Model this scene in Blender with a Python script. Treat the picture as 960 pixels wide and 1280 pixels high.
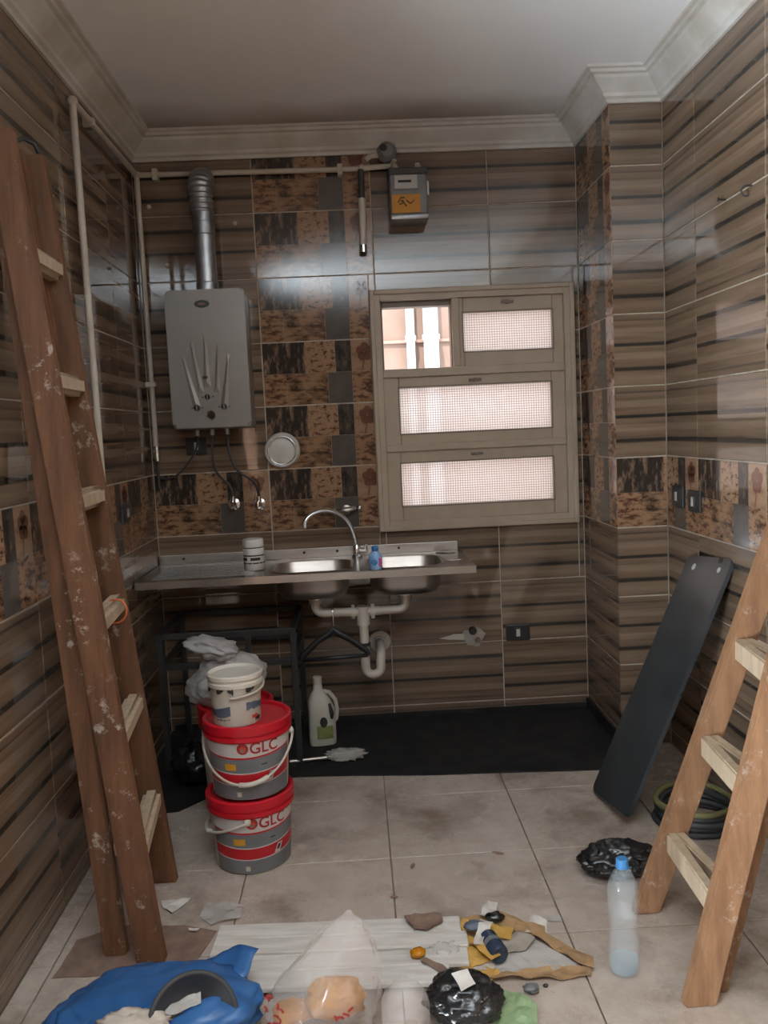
import bpy, bmesh, math, random
from mathutils import Vector, Matrix, noise
random.seed(7)
S = bpy.context.scene
COL = S.collection
for o in list(bpy.data.objects): bpy.data.objects.remove(o)

# ------------------------------------------------------------------ camera
F, PI_, YA, RO = 1066.2755, .0964, .0315, .0469
CAM = Vector((.9662, -4.1201, 1.4296))
r_ = Vector((math.cos(YA), -math.sin(YA), 0)); f_ = Vector((math.sin(YA), math.cos(YA), 0)); u_ = Vector((0, 0, 1))
fw = f_*math.cos(PI_) - u_*math.sin(PI_); up = u_*math.cos(PI_) + f_*math.sin(PI_)
cr = r_*math.cos(RO) - up*math.sin(RO); cu = r_*math.sin(RO) + up*math.cos(RO)
cd = bpy.data.cameras.new('camera'); cam = bpy.data.objects.new('camera', cd); COL.objects.link(cam)
cam.matrix_world = Matrix(((cr.x, cu.x, -fw.x, CAM.x), (cr.y, cu.y, -fw.y, CAM.y), (cr.z, cu.z, -fw.z, CAM.z), (0, 0, 0, 1)))
cd.sensor_width = 36; cd.lens = F/1280*36; cd.clip_start = .05
S.camera = cam

# ------------------------------------------------------------------ world, lights, exposure
w = bpy.data.worlds.new('world'); S.world = w; w.use_nodes = True
bg = w.node_tree.nodes['Background']; bg.inputs[0].default_value = (.86, .93, 1, 1); bg.inputs[1].default_value = 5.5
sun = bpy.data.objects.new('sun', bpy.data.lights.new('sun', 'SUN')); COL.objects.link(sun)
sun.data.energy = 9; sun.data.angle = .02; sun.data.color = (1, .93, .84)
sun.rotation_euler = (math.radians(28), 0, math.radians(-24))      # high sun falling on the facade across the light well
def area(name, loc, rot, sx, sy, e, c):
    l = bpy.data.lights.new(name, 'AREA'); l.shape = 'RECTANGLE'; l.size = sx; l.size_y = sy; l.energy = e; l.color = c
    o = bpy.data.objects.new(name, l); COL.objects.link(o); o.location = loc; o.rotation_euler = rot; return o
# open doorway in the left wall beside the camera: skylight, and an added up-light outside it to brighten the ceiling
area('doorway_skylight', (-.70, -3.8, 1.25), (0, math.radians(-90), 0), 2.2, 1.3, 8, (.93, .97, 1))
area('ceiling_fill', (-1.15, -3.7, .30), (0, math.radians(-156), 0), 1.3, 2.2, 1900, (.83, .93, 1))
S.view_settings.view_transform = 'Standard'; S.view_settings.look = 'None'
S.view_settings.gamma = 1; S.view_settings.use_curve_mapping = False
S.view_settings.exposure = 0
try:
    S.cycles.use_denoising = True; S.cycles.max_bounces = 10; S.cycles.diffuse_bounces = 5; S.cycles.transparent_max_bounces = 16
    S.cycles.sample_clamp_indirect = 6; S.cycles.caustics_reflective = False; S.cycles.caustics_refractive = False
except Exception: pass

# ------------------------------------------------------------------ materials
MATS = {}
class N:
    """tiny node-tree helper"""
    def __init__(s, name):
        s.m = bpy.data.materials.new(name); s.m.use_nodes = True; s.t = s.m.node_tree; s.p = s.t.nodes['Principled BSDF']; s.out = s.t.nodes['Material Output']
    def n(s, ty, **kw):
        x = s.t.nodes.new(ty)
        for k, v in kw.items():
            if k.startswith('i_'):
                key = k[2:]; key = int(key) if key.isdigit() else key.replace('_', ' ')
                x.inputs[key].default_value = v
            else: setattr(x, k, v)
        return x
    def l(s, a, b): s.t.links.new(a, b)
    def coord(s, kind='Object', scale=(1, 1, 1)):
        c = s.n('ShaderNodeTexCoord'); m = s.n('ShaderNodeMapping'); m.inputs['Scale'].default_value = scale
        s.l(c.outputs[kind], m.inputs['Vector']); return m.outputs[0]
    def noise(s, vec, scale, detail=4, rough=.6):
        x = s.n('ShaderNodeTexNoise'); x.inputs['Scale'].default_value = scale; x.inputs['Detail'].default_value = detail; x.inputs['Roughness'].default_value = rough
        if vec: s.l(vec, x.inputs['Vector'])
        return x.outputs['Fac']
    def ramp(s, fac, stops, interp='LINEAR'):
        x = s.n('ShaderNodeValToRGB'); e = x.color_ramp.elements; x.color_ramp.interpolation = interp
        while len(e) < len(stops): e.new(.5)
        for el, (p, c) in zip(e, stops): el.position = p; el.color = (*c, 1) if len(c) == 3 else c
        s.l(fac, x.inputs['Fac']); return x.outputs['Color']
    def mix(s, fac, a, b, mode='MIX'):
        x = s.n('ShaderNodeMix', data_type='RGBA', blend_type=mode)
        for sock, v in ((x.inputs[0], fac), (x.inputs[6], a), (x.inputs[7], b)):
            if hasattr(v, 'links'): s.l(v, sock)
            elif isinstance(v, (int, float)): sock.default_value = v
            else: sock.default_value = (*v, 1)
        return x.outputs[2]
    def math(s, op, a, b=0.0, c=0.0):
        x = s.n('ShaderNodeMath', operation=op)
        for i, v in enumerate((a, b, c)):
            if hasattr(v, 'links'): s.l(v, x.inputs[i])
            else: x.inputs[i].default_value = v
        return x.outputs[0]
    def bump(s, h, strength=.3, dist=.005):
        b = s.n('ShaderNodeBump'); b.inputs['Strength'].default_value = strength; b.inputs['Distance'].default_value = dist
        s.l(h, b.inputs['Height']); s.l(b.outputs[0], s.p.inputs['Normal'])
    def fin(s, col=None, rough=.5, metal=0, alpha=1, spec=.5):
        if col is not None:
            if hasattr(col, 'links'): s.l(col, s.p.inputs['Base Color'])
            else: s.p.inputs['Base Color'].default_value = (*col, 1)
        if hasattr(rough, 'links'): s.l(rough, s.p.inputs['Roughness'])
        else: s.p.inputs['Roughness'].default_value = rough
        s.p.inputs['Metallic'].default_value = metal; s.p.inputs['Alpha'].default_value = alpha; s.p.inputs['Specular IOR Level'].default_value = spec
        return s.m
def mat(name, c1, c2=None, scale=12, rough=.5, metal=0, alpha=1, bump=0, stretch=(1, 1, 1), lo=.35, hi=.65, spec=.5):
    if name in MATS: return MATS[name]
    n = N(name); c2 = c2 or tuple(x*.75 for x in c1)
    v = n.coord('Object', stretch); f = n.noise(v, scale)
    if bump: n.bump(f, bump)
    MATS[name] = n.fin(n.ramp(f, [(lo, c1), (hi, c2)]), rough, metal, alpha, spec); return MATS[name]

def stripe_mat():
    # wood-look glazed tile, bands along local Z (tile height .30, origin at tile centre)
    n = N('stripe_tile'); tc = n.n('ShaderNodeTexCoord'); sp = n.n('ShaderNodeSeparateXYZ'); n.l(tc.outputs['Object'], sp.inputs[0])
    oi = n.n('ShaderNodeObjectInfo')
    mp = n.n('ShaderNodeMapping'); mp.inputs['Scale'].default_value = (2.2, 1, 38); n.l(tc.outputs['Object'], mp.inputs['Vector'])
    cb = n.n('ShaderNodeCombineXYZ'); n.l(n.math('MULTIPLY', oi.outputs['Random'], 40), cb.inputs[0]); n.l(cb.outputs[0], mp.inputs['Location'])
    grain = n.noise(mp.outputs[0], 1.0, 5, .65)
    z = n.math('ADD', sp.outputs[2], n.math('MULTIPLY', n.math('SUBTRACT', grain, .5), .005))
    t = n.math('DIVIDE', n.math('ADD', z, .15), .30)
    T = (.185, .125, .084); T2 = (.156, .105, .070); G = (.036, .030, .026); M_ = (.130, .088, .060); LT = (.218, .151, .104); G2 = (.085, .062, .047)
    c = n.ramp(t, [(0, T2), (.05, T), (.12, LT), (.20, T), (.222, G), (.258, G), (.275, M_), (.30, T2), (.37, T), (.38, LT), (.46, LT), (.47, T2), (.545, T), (.560, G), (.592, G), (.607, T2), (.70, T), (.71, LT), (.80, LT), (.81, T2), (.895, T), (.912, G2), (.932, T2), (1, T)])
    d = n.ramp(grain, [(.3, (.62, .62, .62)), (.5, (1, 1, 1)), (.72, (1.18, 1.15, 1.1))])
    c = n.mix(1.0, c, d, 'MULTIPLY')
    v = n.math('ADD', n.math('MULTIPLY', oi.outputs['Random'], .22), .88)
    hsv = n.n('ShaderNodeHueSaturation'); n.l(c, hsv.inputs['Color']); n.l(v, hsv.inputs['Value'])
    # smeared dust on the glaze
    dust = n.noise(n.coord('Object', (3, 1, 5)), 3, 6, .7)
    r = n.ramp(dust, [(.40, (.025,)*3), (.80, (.10,)*3)])
    return n.fin(hsv.outputs[0], r, 0, 1, .75)
MATS['stripe'] = stripe_mat()
def block(name, a, b, scale, stretch, lo, hi, c=None):
    n = N(name); v = n.coord('Object', stretch)
    f = n.noise(v, scale, 5, .7)
    st = [(lo, a), (hi, b)] + ([(min(.98, hi+.14), c)] if c else [])
    MATS[name] = n.fin(n.ramp(f, st), .09, 0, 1, .7)
block('print_dark', (.035, .026, .022), (.26, .17, .11), 9, (4, 1, 1.2), .50, .66)
block('print_black', (.025, .021, .02), (.13, .095, .07), 14, (2, 1, 1), .42, .7)
block('print_dots', (.075, .035, .02), (.34, .20, .118), 30, (1, 1, 1.6), .40, .50)
block('print_leaf', (.09, .040, .024), (.31, .175, .10), 20, (1, 1, 2.2), .42, .54)
block('print_brown', (.045, .024, .015), (.30, .175, .10), 10, (1, 1, 3), .40, .58)
block('print_grey', (.075, .063, .056), (.125, .105, .092), 10, (1, 1, 1), .3, .7)
block('print_rose', (.20, .11, .065), (.34, .205, .128), 13, (1, 1, 1.5), .35, .55)
block('print_flower', (.12, .045, .03), (.19, .085, .055), 22, (1, 1, 1), .3, .7)
mat('grout', (.48, .41, .33), (.34, .28, .22), 20, .9)
mat('grout_dark', (.10, .08, .065), (.17, .14, .11), 14, .9)
def floor_mat():
    n = N('floor_tile'); oi = n.n('ShaderNodeObjectInfo'); tc = n.n('ShaderNodeTexCoord')
    g = n.n('ShaderNodeNewGeometry')
    f1 = n.noise(g.outputs['Position'], 3.2, 8, .7); f2 = n.noise(g.outputs['Position'], 11, 8, .75)
    c = n.ramp(f2, [(.3, (.37, .295, .24)), (.6, (.475, .40, .34))])
    c = n.mix(n.ramp(f1, [(.48, (0,)*3), (.66, (.8,)*3)]), c, (.16, .112, .080))
    vein = n.noise(g.outputs['Position'], 24, 4, .8)
    c = n.mix(n.ramp(vein, [(.63, (0,)*3), (.72, (.5,)*3)]), c, (.15, .10, .07))
    r = n.ramp(f1, [(.35, (.12,)*3), (.65, (.42,)*3)])
    return n.fin(c, r)
MATS['floor'] = floor_mat()
def ceiling_mat():
    n = N('ceiling_paint'); g = n.n('ShaderNodeNewGeometry'); sp = n.n('ShaderNodeSeparateXYZ'); n.l(g.outputs['Position'], sp.inputs[0])
    f = n.noise(g.outputs['Position'], 1.6, 4, .55)
    base = n.ramp(f, [(.3, (.85, .86, .87)), (.7, (.91, .915, .92))])
    # sooty smear above the back wall, a stain with its own ragged outline
    k = n.math('ADD', n.math('MULTIPLY', n.math('ADD', sp.outputs[1], .42), 2.6), n.math('MULTIPLY', n.math('SUBTRACT', f, .5), 1.3))
    s = n.ramp(k, [(.0, (0,)*3), (.75, (.8,)*3)])
    return n.fin(n.mix(s, base, (.33, .27, .21)), .8)
MATS['ceiling'] = ceiling_mat()
mat('cornice', (.66, .64, .61), (.50, .46, .40), 4, .6, bump=.05)
mat('window_paint', (.42, .325, .245), (.37, .285, .21), 6, .42)
mat('window_edge', (.19, .155, .12), (.16, .13, .10), 8, .5)
def glass_mat():
    n = N('textured_glass'); t = n.t
    v = n.coord('Object', (1, 1, 1))
    ck = n.n('ShaderNodeTexBrick'); ck.offset = 0; ck.inputs['Scale'].default_value = 1; ck.inputs['Brick Width'].default_value = .012; ck.inputs['Row Height'].default_value = .012
    ck.inputs['Mortar Size'].default_value = .0022; ck.inputs['Mortar Smooth'].default_value = 1
    rot = n.n('ShaderNodeMapping'); rot.inputs['Rotation'].default_value = (math.pi/2, 0, 0); n.l(v, rot.inputs['Vector']); n.l(rot.outputs[0], ck.inputs['Vector'])
    b = n.n('ShaderNodeBump'); b.inputs['Strength'].default_value = .8; b.inputs['Distance'].default_value = .002; n.l(ck.outputs['Fac'], b.inputs['Height'])
    col = n.mix(ck.outputs['Fac'], (.97, .97, .97), (.42, .40, .40))
    tl = n.n('ShaderNodeBsdfTranslucent'); n.l(col, tl.inputs['Color']); n.l(b.outputs[0], tl.inputs['Normal'])
    tr = n.n('ShaderNodeBsdfTransparent'); n.l(col, tr.inputs['Color'])
    gl = n.n('ShaderNodeBsdfGlossy'); gl.inputs['Roughness'].default_value = .1; n.l(b.outputs[0], gl.inputs['Normal'])
    m1 = n.n('ShaderNodeMixShader'); m1.inputs[0].default_value = .35; n.l(tl.outputs[0], m1.inputs[1]); n.l(tr.outputs[0], m1.inputs[2])
    m2 = n.n('ShaderNodeMixShader'); m2.inputs[0].default_value = .06; n.l(m1.outputs[0], m2.inputs[1]); n.l(gl.outputs[0], m2.inputs[2])
    n.l(m2.outputs[0], n.out.inputs['Surface']); return n.m
MATS['glass'] = glass_mat()
mat('facade', (.27, .185, .15), (.235, .16, .125), 6, .9, bump=.1)
mat('facade_line', (.40, .26, .21), None, 6, .9)
mat('downpipe', (.62, .62, .64), (.54, .55, .57), 5, .5)
mat('steel', (.56, .53, .50), (.44, .41, .385), 5, .26, 1, stretch=(1, 14, 14))
mat('steel_dark', (.56, .50, .45), (.46, .41, .365), 5, .38, 1, stretch=(1, 1, 6))
mat('chrome', (.78, .78, .79), (.66, .66, .67), 5, .1, 1)
mat('galvanised', (.50, .52, .54), (.34, .35, .37), 18, .36, .9)
mat('heater_paint', (.30, .275, .255), (.26, .24, .22), 3, .34, .35)
mat('black_plastic', (.018, .018, .02), (.028, .028, .03), 8, .35)
mat('dark_rubber', (.03, .03, .032), (.05, .05, .05), 10, .6)
mat('black_metal', (.012, .012, .013), (.03, .028, .026), 10, .45)
mat('black_panel', (.018, .022, .025), (.035, .042, .046), 6, .24, .0, spec=.8)
mat('white_scrape', (.55, .54, .50), (.25, .24, .22), 20, .7)
mat('pipe_cream', (.55, .50, .42), (.45, .39, .32), 6, .5)
mat('pvc', (.58, .53, .46), (.48, .42, .36), 7, .45)
mat('white_plastic', (.66, .64, .60), (.56, .53, .48), 8, .4)
mat('cream_plastic', (.60, .56, .48), (.50, .46, .39), 8, .45)
mat('bitumen', (.009, .009, .010), (.022, .021, .020), 9, .7, bump=.4, spec=.25)
def wood_mat(name, a, b, splat):
    n = N(name); v = n.coord('Object', (9, 9, 1.1)); f = n.noise(v, 3.2, 8, .7); c = n.ramp(f, [(.32, a), (.68, b)])
    g = n.n('ShaderNodeNewGeometry'); s = n.noise(g.outputs['Position'], 17, 6, .75); s2 = n.noise(g.outputs['Position'], 4.3, 4, .7)
    k = n.math('MULTIPLY', n.ramp(s, [(.57, (0,)*3), (.64, (1,)*3)]), n.ramp(s2, [(.45, (0,)*3), (.58, (splat,)*3)]))
    c = n.mix(k, c, (.56, .50, .43)); n.bump(f, .35, .004)
    MATS[name] = n.fin(c, .62)
wood_mat('wood_brown', (.072, .029, .013), (.18, .080, .036), .6)
wood_mat('wood_orange', (.145, .068, .031), (.265, .138, .068), .35)
wood_mat('wood_pale', (.44, .30, .18), (.62, .46, .30), .35)
wood_mat('wood_rung', (.34, .255, .17), (.50, .39, .27), .3)
mat('red_plastic', (.50, .008, .02), (.42, .006, .016), 5, .34)
mat('label_white', (.54, .50, .48), (.46, .43, .41), 9, .45)
mat('label_red', (.46, .008, .018), (.38, .007, .014), 9, .4)
mat('label_grey', (.16, .165, .17), (.12, .125, .13), 7, .5)
mat('label_yellow', (.55, .28, .02), (.48, .22, .02), 9, .5)
mat('label_orange', (.52, .10, .02), (.42, .05, .02), 9, .5)
mat('label_navy', (.06, .08, .12), (.10, .115, .14), 9, .5)
mat('letter_red', (.34, .02, .015), None, 9, .5)
mat('tub_white', (.50, .45, .38), (.42, .37, .31), 9, .5)
mat('jug_white', (.46, .43, .36), (.40, .37, .31), 7, .4)
mat('label_green', (.20, .22, .07), (.12, .13, .045), 12, .5)
mat('bag_white', (.52, .50, .48), (.40, .38, .37), 9, .3, alpha=.72)
mat('bag_black', (.008, .008, .009), (.016, .016, .017), 9, .22, spec=.7)
mat('bag_blue', (.025, .10, .27), (.035, .13, .33), 7, .34)
mat('bag_clear', (.70, .64, .60), (.60, .54, .50), 6, .10, alpha=.28)
mat('film_clear', (.74, .72, .68), (.66, .64, .60), 10, .08, alpha=.45)
mat('yellow_thing', (.50, .20, .0), (.36, .13, .0), 14, .4)
mat('bottle_clear', (.62, .68, .70), (.52, .60, .64), 6, .05, alpha=.13, spec=.8)
mat('water', (.36, .48, .55), (.28, .40, .48), 6, .05, alpha=.25)
mat('cap_blue', (.05, .21, .46), None, 8, .4)
mat('soap_blue', (.12, .36, .72), (.40, .58, .80), 7, .25)
mat('soap_pink', (.52, .06, .22), None, 8, .4)
mat('meter_grey', (.22, .22, .225), (.17, .17, .175), 6, .45)
mat('meter_dark', (.045, .042, .04), None, 6, .5)
mat('meter_panel', (.45, .43, .41), (.38, .36, .34), 6, .5)
mat('sticker_orange', (.56, .25, .025), (.46, .19, .02), 6, .6)
mat('ink', (.02, .017, .015), None, 6, .6)
mat('card', (.40, .25, .12), (.28, .165, .08), 12, .75)
mat('card_yellow', (.58, .34, .08), (.48, .27, .06), 12, .6)
mat('card_brown', (.24, .155, .115), (.15, .095, .07), 16, .8)
mat('paper', (.62, .59, .54), (.48, .44, .39), 12, .75)
mat('paper_dirty', (.40, .35, .30), (.29, .245, .205), 10, .8)
mat('slat_white', (.66, .63, .58), (.50, .46, .41), 6, .55, stretch=(1, 8, 1))
mat('green_paper', (.28, .38, .20), (.22, .31, .16), 8, .6)
mat('navy_plastic', (.03, .045, .075), None, 8, .25)
mat('cloth', (.56, .50, .42), (.40, .34, .28), 14, .85)
mat('cable_green', (.16, .15, .06), None, 8, .5)
mat('orange_cord', (.55, .12, .03), None, 8, .5)

# ------------------------------------------------------------------ mesh helpers
def BM(): return bmesh.new()
def obj(name, bm, mats, parent=None, loc=(0, 0, 0), rot=(0, 0, 0), smooth=False, angle=None):
    me = bpy.data.meshes.new(name)
    if not isinstance(mats, (list, tuple)): mats = [mats]
    bmesh.ops.recalc_face_normals(bm, faces=bm.faces[:])
    bm.to_mesh(me); bm.free()
    for m in mats: me.materials.append(MATS[m])
    if smooth:
        for p in me.polygons: p.use_smooth = True
        if angle: me.set_sharp_from_angle(angle=math.radians(angle))
    return link(name, me, parent, loc, rot)
def link(name, me, parent=None, loc=(0, 0, 0), rot=(0, 0, 0)):
    o = bpy.data.objects.new(name, me); COL.objects.link(o); o.location = loc; o.rotation_euler = rot
    if parent: o.parent = parent
    return o
def tag(o, label, cat, group=None):
    o['label'] = label; o['category'] = cat
    if group: o['group'] = group
    return o
def thing(name, label, cat, loc=(0, 0, 0), rot=(0, 0, 0), group=None):
    o = bpy.data.objects.new(name, None); COL.objects.link(o); o.location = loc; o.rotation_euler = rot; o.empty_display_size = .05
    return tag(o, label, cat, group)
def struct(o): o['kind'] = 'structure'; return o
def box(bm, x0, x1, y0, y1, z0, z1, bev=0, mi=0, seg=2):
    vs = [bm.verts.new((x, y, z)) for z in (z0, z1) for y in (y0, y1) for x in (x0, x1)]
    fs = [bm.faces.new([vs[i] for i in q]) for q in ((0, 2, 3, 1), (4, 5, 7, 6), (0, 1, 5, 4), (2, 6, 7, 3), (0, 4, 6, 2), (1, 3, 7, 5))]
    for f in fs: f.material_index = mi
    if bev:
        es = list({e for f in fs for e in f.edges})
        r = bmesh.ops.bevel(bm, geom=es, offset=bev, segments=seg, affect='EDGES', profile=.5)
        for f in r['faces']: f.material_index = mi
def tube(bm, pts, r, seg=10, mi=0, cap=True, closed=False, flat=1.0):
    pts = [Vector(p) for p in pts]; n = len(pts); rings = []
    rr = r if isinstance(r, (list, tuple)) else [r]*n
    def tang(i):
        a = pts[(i-1) % n] if (closed or i > 0) else pts[i]; b = pts[(i+1) % n] if (closed or i < n-1) else pts[i]
        return (b-a).normalized()
    t = tang(0); nrm = t.orthogonal().normalized()
    if abs(t.z) < .9: nrm = (Vector((0, 0, 1)) - t*t.z).normalized()
    for i in range(n):
        t2 = tang(i); q = t.rotation_difference(t2); nrm = (q @ nrm); nrm = (nrm - t2*nrm.dot(t2)).normalized(); t = t2
        b = t.cross(nrm)
        rings.append([bm.verts.new(pts[i] + (nrm*math.cos(a)*flat + b*math.sin(a))*rr[i]) for a in [2*math.pi*k/seg for k in range(seg)]])
    for i in range(n if closed else n-1):
        A, B = rings[i], rings[(i+1) % n]
        for k in range(seg):
            bm.faces.new((A[k], A[(k+1) % seg], B[(k+1) % seg], B[k])).material_index = mi
    if cap and not closed:
        bm.faces.new(rings[0][::-1]).material_index = mi; bm.faces.new(rings[-1]).material_index = mi
def lathe(bm, prof, seg=28, mi=0, c=(0, 0, 0), axis='Z', mis=None):
    rings = []
    for (r, z) in prof:
        ring = []
        for k in range(seg):
            a = 2*math.pi*k/seg; x, y = r*math.cos(a), r*math.sin(a)
            p = (x, y, z) if axis == 'Z' else ((x, -z, y) if axis == 'Y' else (z, x, y))
            ring.append(bm.verts.new((p[0]+c[0], p[1]+c[1], p[2]+c[2])) if (r > 1e-6 or k == 0) else ring[0])
        rings.append(ring)
    for i in range(len(prof)-1):
        A, B = rings[i], rings[i+1]
        for k in range(seg):
            q = []
            for v in (A[k], A[(k+1) % seg], B[(k+1) % seg], B[k]):
                if v not in q: q.append(v)
            if len(q) > 2: bm.faces.new(q).material_index = (mis[i] if mis else mi)
def prism(bm, poly, d0, d1, axis='Y', mi=0):
    def P(a, b, d): return {'Y': (a, d, b), 'Z': (a, b, d), 'X': (d, a, b)}[axis]
    A = [bm.verts.new(P(a, b, d0)) for a, b in poly]; B = [bm.verts.new(P(a, b, d1)) for a, b in poly]; n = len(poly)
    fs = [bm.faces.new(A), bm.faces.new(B[::-1])] + [bm.faces.new((A[i], B[i], B[(i+1) % n], A[(i+1) % n])) for i in range(n)]
    for f in fs: f.material_index = mi
def arc(c, r, a0, a1, n, plane='XZ'):
    o = []
    for i in range(n+1):
        a = math.radians(a0 + (a1-a0)*i/n); x, y = r*math.cos(a), r*math.sin(a)
        o.append((c[0]+x, c[1], c[2]+y) if plane == 'XZ' else (c[0]+x, c[1]+y, c[2]) if plane == 'XY' else (c[0], c[1]+x, c[2]+y))
    return o
def rrect(x0, x1, z0, z1, r, n=5):
    o = []
    for cx, cz, a in ((x1-r, z1-r, 0), (x0+r, z1-r, 90), (x0+r, z0+r, 180), (x1-r, z0+r, 270)):
        for i in range(n+1):
            t = math.radians(a + 90*i/n); o.append((cx+r*math.cos(t), cz+r*math.sin(t)))
    return o
def blob(bm, sx, sy, sz, seed, amp=.25, freq=3.0, sub=4, ridge=True, mi=0, floor=True, shape=None):
    """crumpled bag: a displaced sphere with creases, flattened on the ground"""
    r = bmesh.ops.create_icosphere(bm, subdivisions=sub, radius=1)
    for v in r['verts']:
        d = v.co.normalized(); p = d*freq + Vector((seed*3.1, seed*1.7, seed))
        nn = noise.fractal(p, .8, 2.1, 5)
        if ridge: nn = .55*nn + .75*(abs(noise.noise(p*1.35)) - .25) - .35*abs(noise.noise(p*3.1)) + .1
        k = 1 + amp*nn
        q = Vector((d.x*sx*k, d.y*sy*k, d.z*sz*k))
        if shape: q = shape(q)
        q.z += sz*.8
        if floor and q.z < 0: q.z = q.z*.03
        v.co = q
    for f in bm.faces: f.material_index = mi
def sheet(bm, poly, seed, amp=.012, step=.02, thick=.0012, mi=0, z0=.002, curl=0, freq=9):
    """thin crumpled scrap cut to an irregular outline, with thickness"""
    xs = [p[0] for p in poly]; ys = [p[1] for p in poly]
    vs = [bm.verts.new((x, y, 0)) for x, y in poly]; f = bm.faces.new(vs)
    if f.normal.z < 0: f.normal_flip()
    gx, gy = sum(xs)/len(xs), sum(ys)/len(ys)
    bmesh.ops.triangulate(bm, faces=[f])
    for _ in range(4):
        es = [e for e in bm.edges if e.calc_length() > step]
        if not es: break
        bmesh.ops.subdivide_edges(bm, edges=es, cuts=1); bmesh.ops.triangulate(bm, faces=[q for q in bm.faces if len(q.verts) > 3])
    R = max(max(xs)-min(xs), max(ys)-min(ys))*.5
    for v in bm.verts:
        p = Vector((v.co.x*freq, v.co.y*freq, seed*2.3)); h = abs(noise.fractal(p, .9, 2.0, 3))*amp
        d = ((v.co.x-gx)**2+(v.co.y-gy)**2)/(R*R); v.co.z = z0 + h + curl*d
        v.co.x += noise.noise(p*2.2+Vector((5, 1, 2)))*.006; v.co.y += noise.noise(p*2.2+Vector((1, 7, 2)))*.006
    r = bmesh.ops.extrude_face_region(bm, geom=bm.faces[:])
    for g in r['geom']:
        if isinstance(g, bmesh.types.BMVert): g.co.z += thick
    for q in bm.faces: q.material_index = mi
def text2d(s, size):
    cu_ = bpy.data.curves.new('t', 'FONT'); cu_.body = s; cu_.size = size; cu_.offset = size*.018; o = bpy.data.objects.new('t', cu_); COL.objects.link(o)
    dg = bpy.context.evaluated_depsgraph_get(); me = o.evaluated_get(dg).to_mesh()
    vs = [(v.co.x, v.co.y) for v in me.vertices]; fs = [tuple(p.vertices) for p in me.polygons]
    o.evaluated_get(dg).to_mesh_clear(); bpy.data.objects.remove(o); bpy.data.curves.remove(cu_); return vs, fs

# ------------------------------------------------------------------ room shell
TW, TH, GAP, Z0 = .551, .30, .0058, .0626
ZC = 2.82          # ceiling height
XN, XW, PD = 2.074, 2.294, .53     # niche right side, right wall, pillar depth
YF = -6.3          # wall behind the camera
WIN = (1.072, 2.046, .936, 2.084)  # window opening x0 x1 z0 z1
DECO = [  # x0 x1 z0 z1 material slot (tile-local, origin at centre), fractions of the tile
    (0, .37, .5, 1, 1), (.37, .63, .5, 1, 3), (.63, .77, .5, 1, 2), (0, .20, 0, .5, 4), (.20, .56, 0, .5, 5), (.56, .77, 0, .5, 6), (.77, 1, .5, 1, 7), (.77, 1, 0, .5, 4)]
DM = ['grout', 'print_dark', 'print_black', 'print_dots', 'print_leaf', 'print_brown', 'print_grey', 'print_rose', 'print_flower']
TILES = {}
def tile_mesh(kind, x0, x1, z0, z1):
    """tile lying in local XZ, glazed face toward -Y; ranges in tile-local metres (0..TW, 0..TH)"""
    key = (kind,) + tuple(round(q, 4) for q in (x0, x1, z0, z1))
    if key in TILES: return TILES[key]
    bm = BM(); a, b, c, d = x0+GAP/2-TW/2, x1-GAP/2-TW/2, z0+GAP/2-TH/2, z1-GAP/2-TH/2; e = .0015
    if kind == 'stripe':
        B = [(a, c), (b, c), (b, d), (a, d)]
        bk = [bm.verts.new((x, .009, z)) for x, z in B]; md = [bm.verts.new((x, e, z)) for x, z in B]
        fr = [bm.verts.new((x + (e if x == a else -e), 0, z + (e if z == c else -e))) for x, z in B]
        bm.faces.new(fr)
        for P, Q in ((bk, md), (md, fr)):
            for i in range(4): bm.faces.new((P[i], P[(i+1) % 4], Q[(i+1) % 4], Q[i]))
        mats = ['stripe']
    else:
        for fx0, fx1, fz0, fz1, mi in DECO:
            p, q, r, s = max(a, fx0*TW-TW/2), min(b, fx1*TW-TW/2), max(c, fz0*TH-TH/2), min(d, fz1*TH-TH/2)
            if q-p > .004 and s-r > .004: box(bm, p+.0005, q-.0005, 0, .009, r+.0005, s-.0005, 0, mi)
        if x0 < .8*TW and x1 > .85*TW and z1 > .95*TH:       # flower printed on the tall rose block
            cx, cz = .885*TW-TW/2, .80*TH-TH/2
            for k in range(5):
                an = 2*math.pi*k/5+.3; px, pz = cx+.022*math.cos(an), cz+.024*math.sin(an)
                if pz < c or pz > d or px > b: continue
                bm.faces.new([bm.verts.new((min(px+.020*math.cos(t), b-.002), -.0004, min(pz+.022*math.sin(t), d-.003))) for t in [2*math.pi*j/9 for j in range(9)]]).material_index = 8
            v = [bm.verts.new((cx+x, -.0004, cz-.09*0+z)) for x, z in ((-.003, -.02), (.003, -.02), (-.012, -.085), (-.017, -.085))]
            bm.faces.new(v).material_index = 8
        mats = DM
    bmesh.ops.recalc_face_normals(bm, faces=bm.faces[:])
    me = bpy.data.meshes.new('tile'); bm.to_mesh(me); bm.free()
    for m in mats: me.materials.append(MATS[m])
    TILES[key] = me; return me
def cut(rect, hole):
    x0, x1, z0, z1 = rect; a, b, c, d = hole
    if a >= x1 or b <= x0 or c >= z1 or d <= z0: return [rect]
    o = []
    if a > x0: o.append((x0, a, z0, z1))
    if b < x1: o.append((b, x1, z0, z1))
    m0, m1 = max(x0, a), min(x1, b)
    if c > z0: o.append((m0, m1, z0, c))
    if d < z1: o.append((m0, m1, d, z1))
    return [q for q in o if q[1]-q[0] > .012 and q[3]-q[2] > .012]
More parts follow.
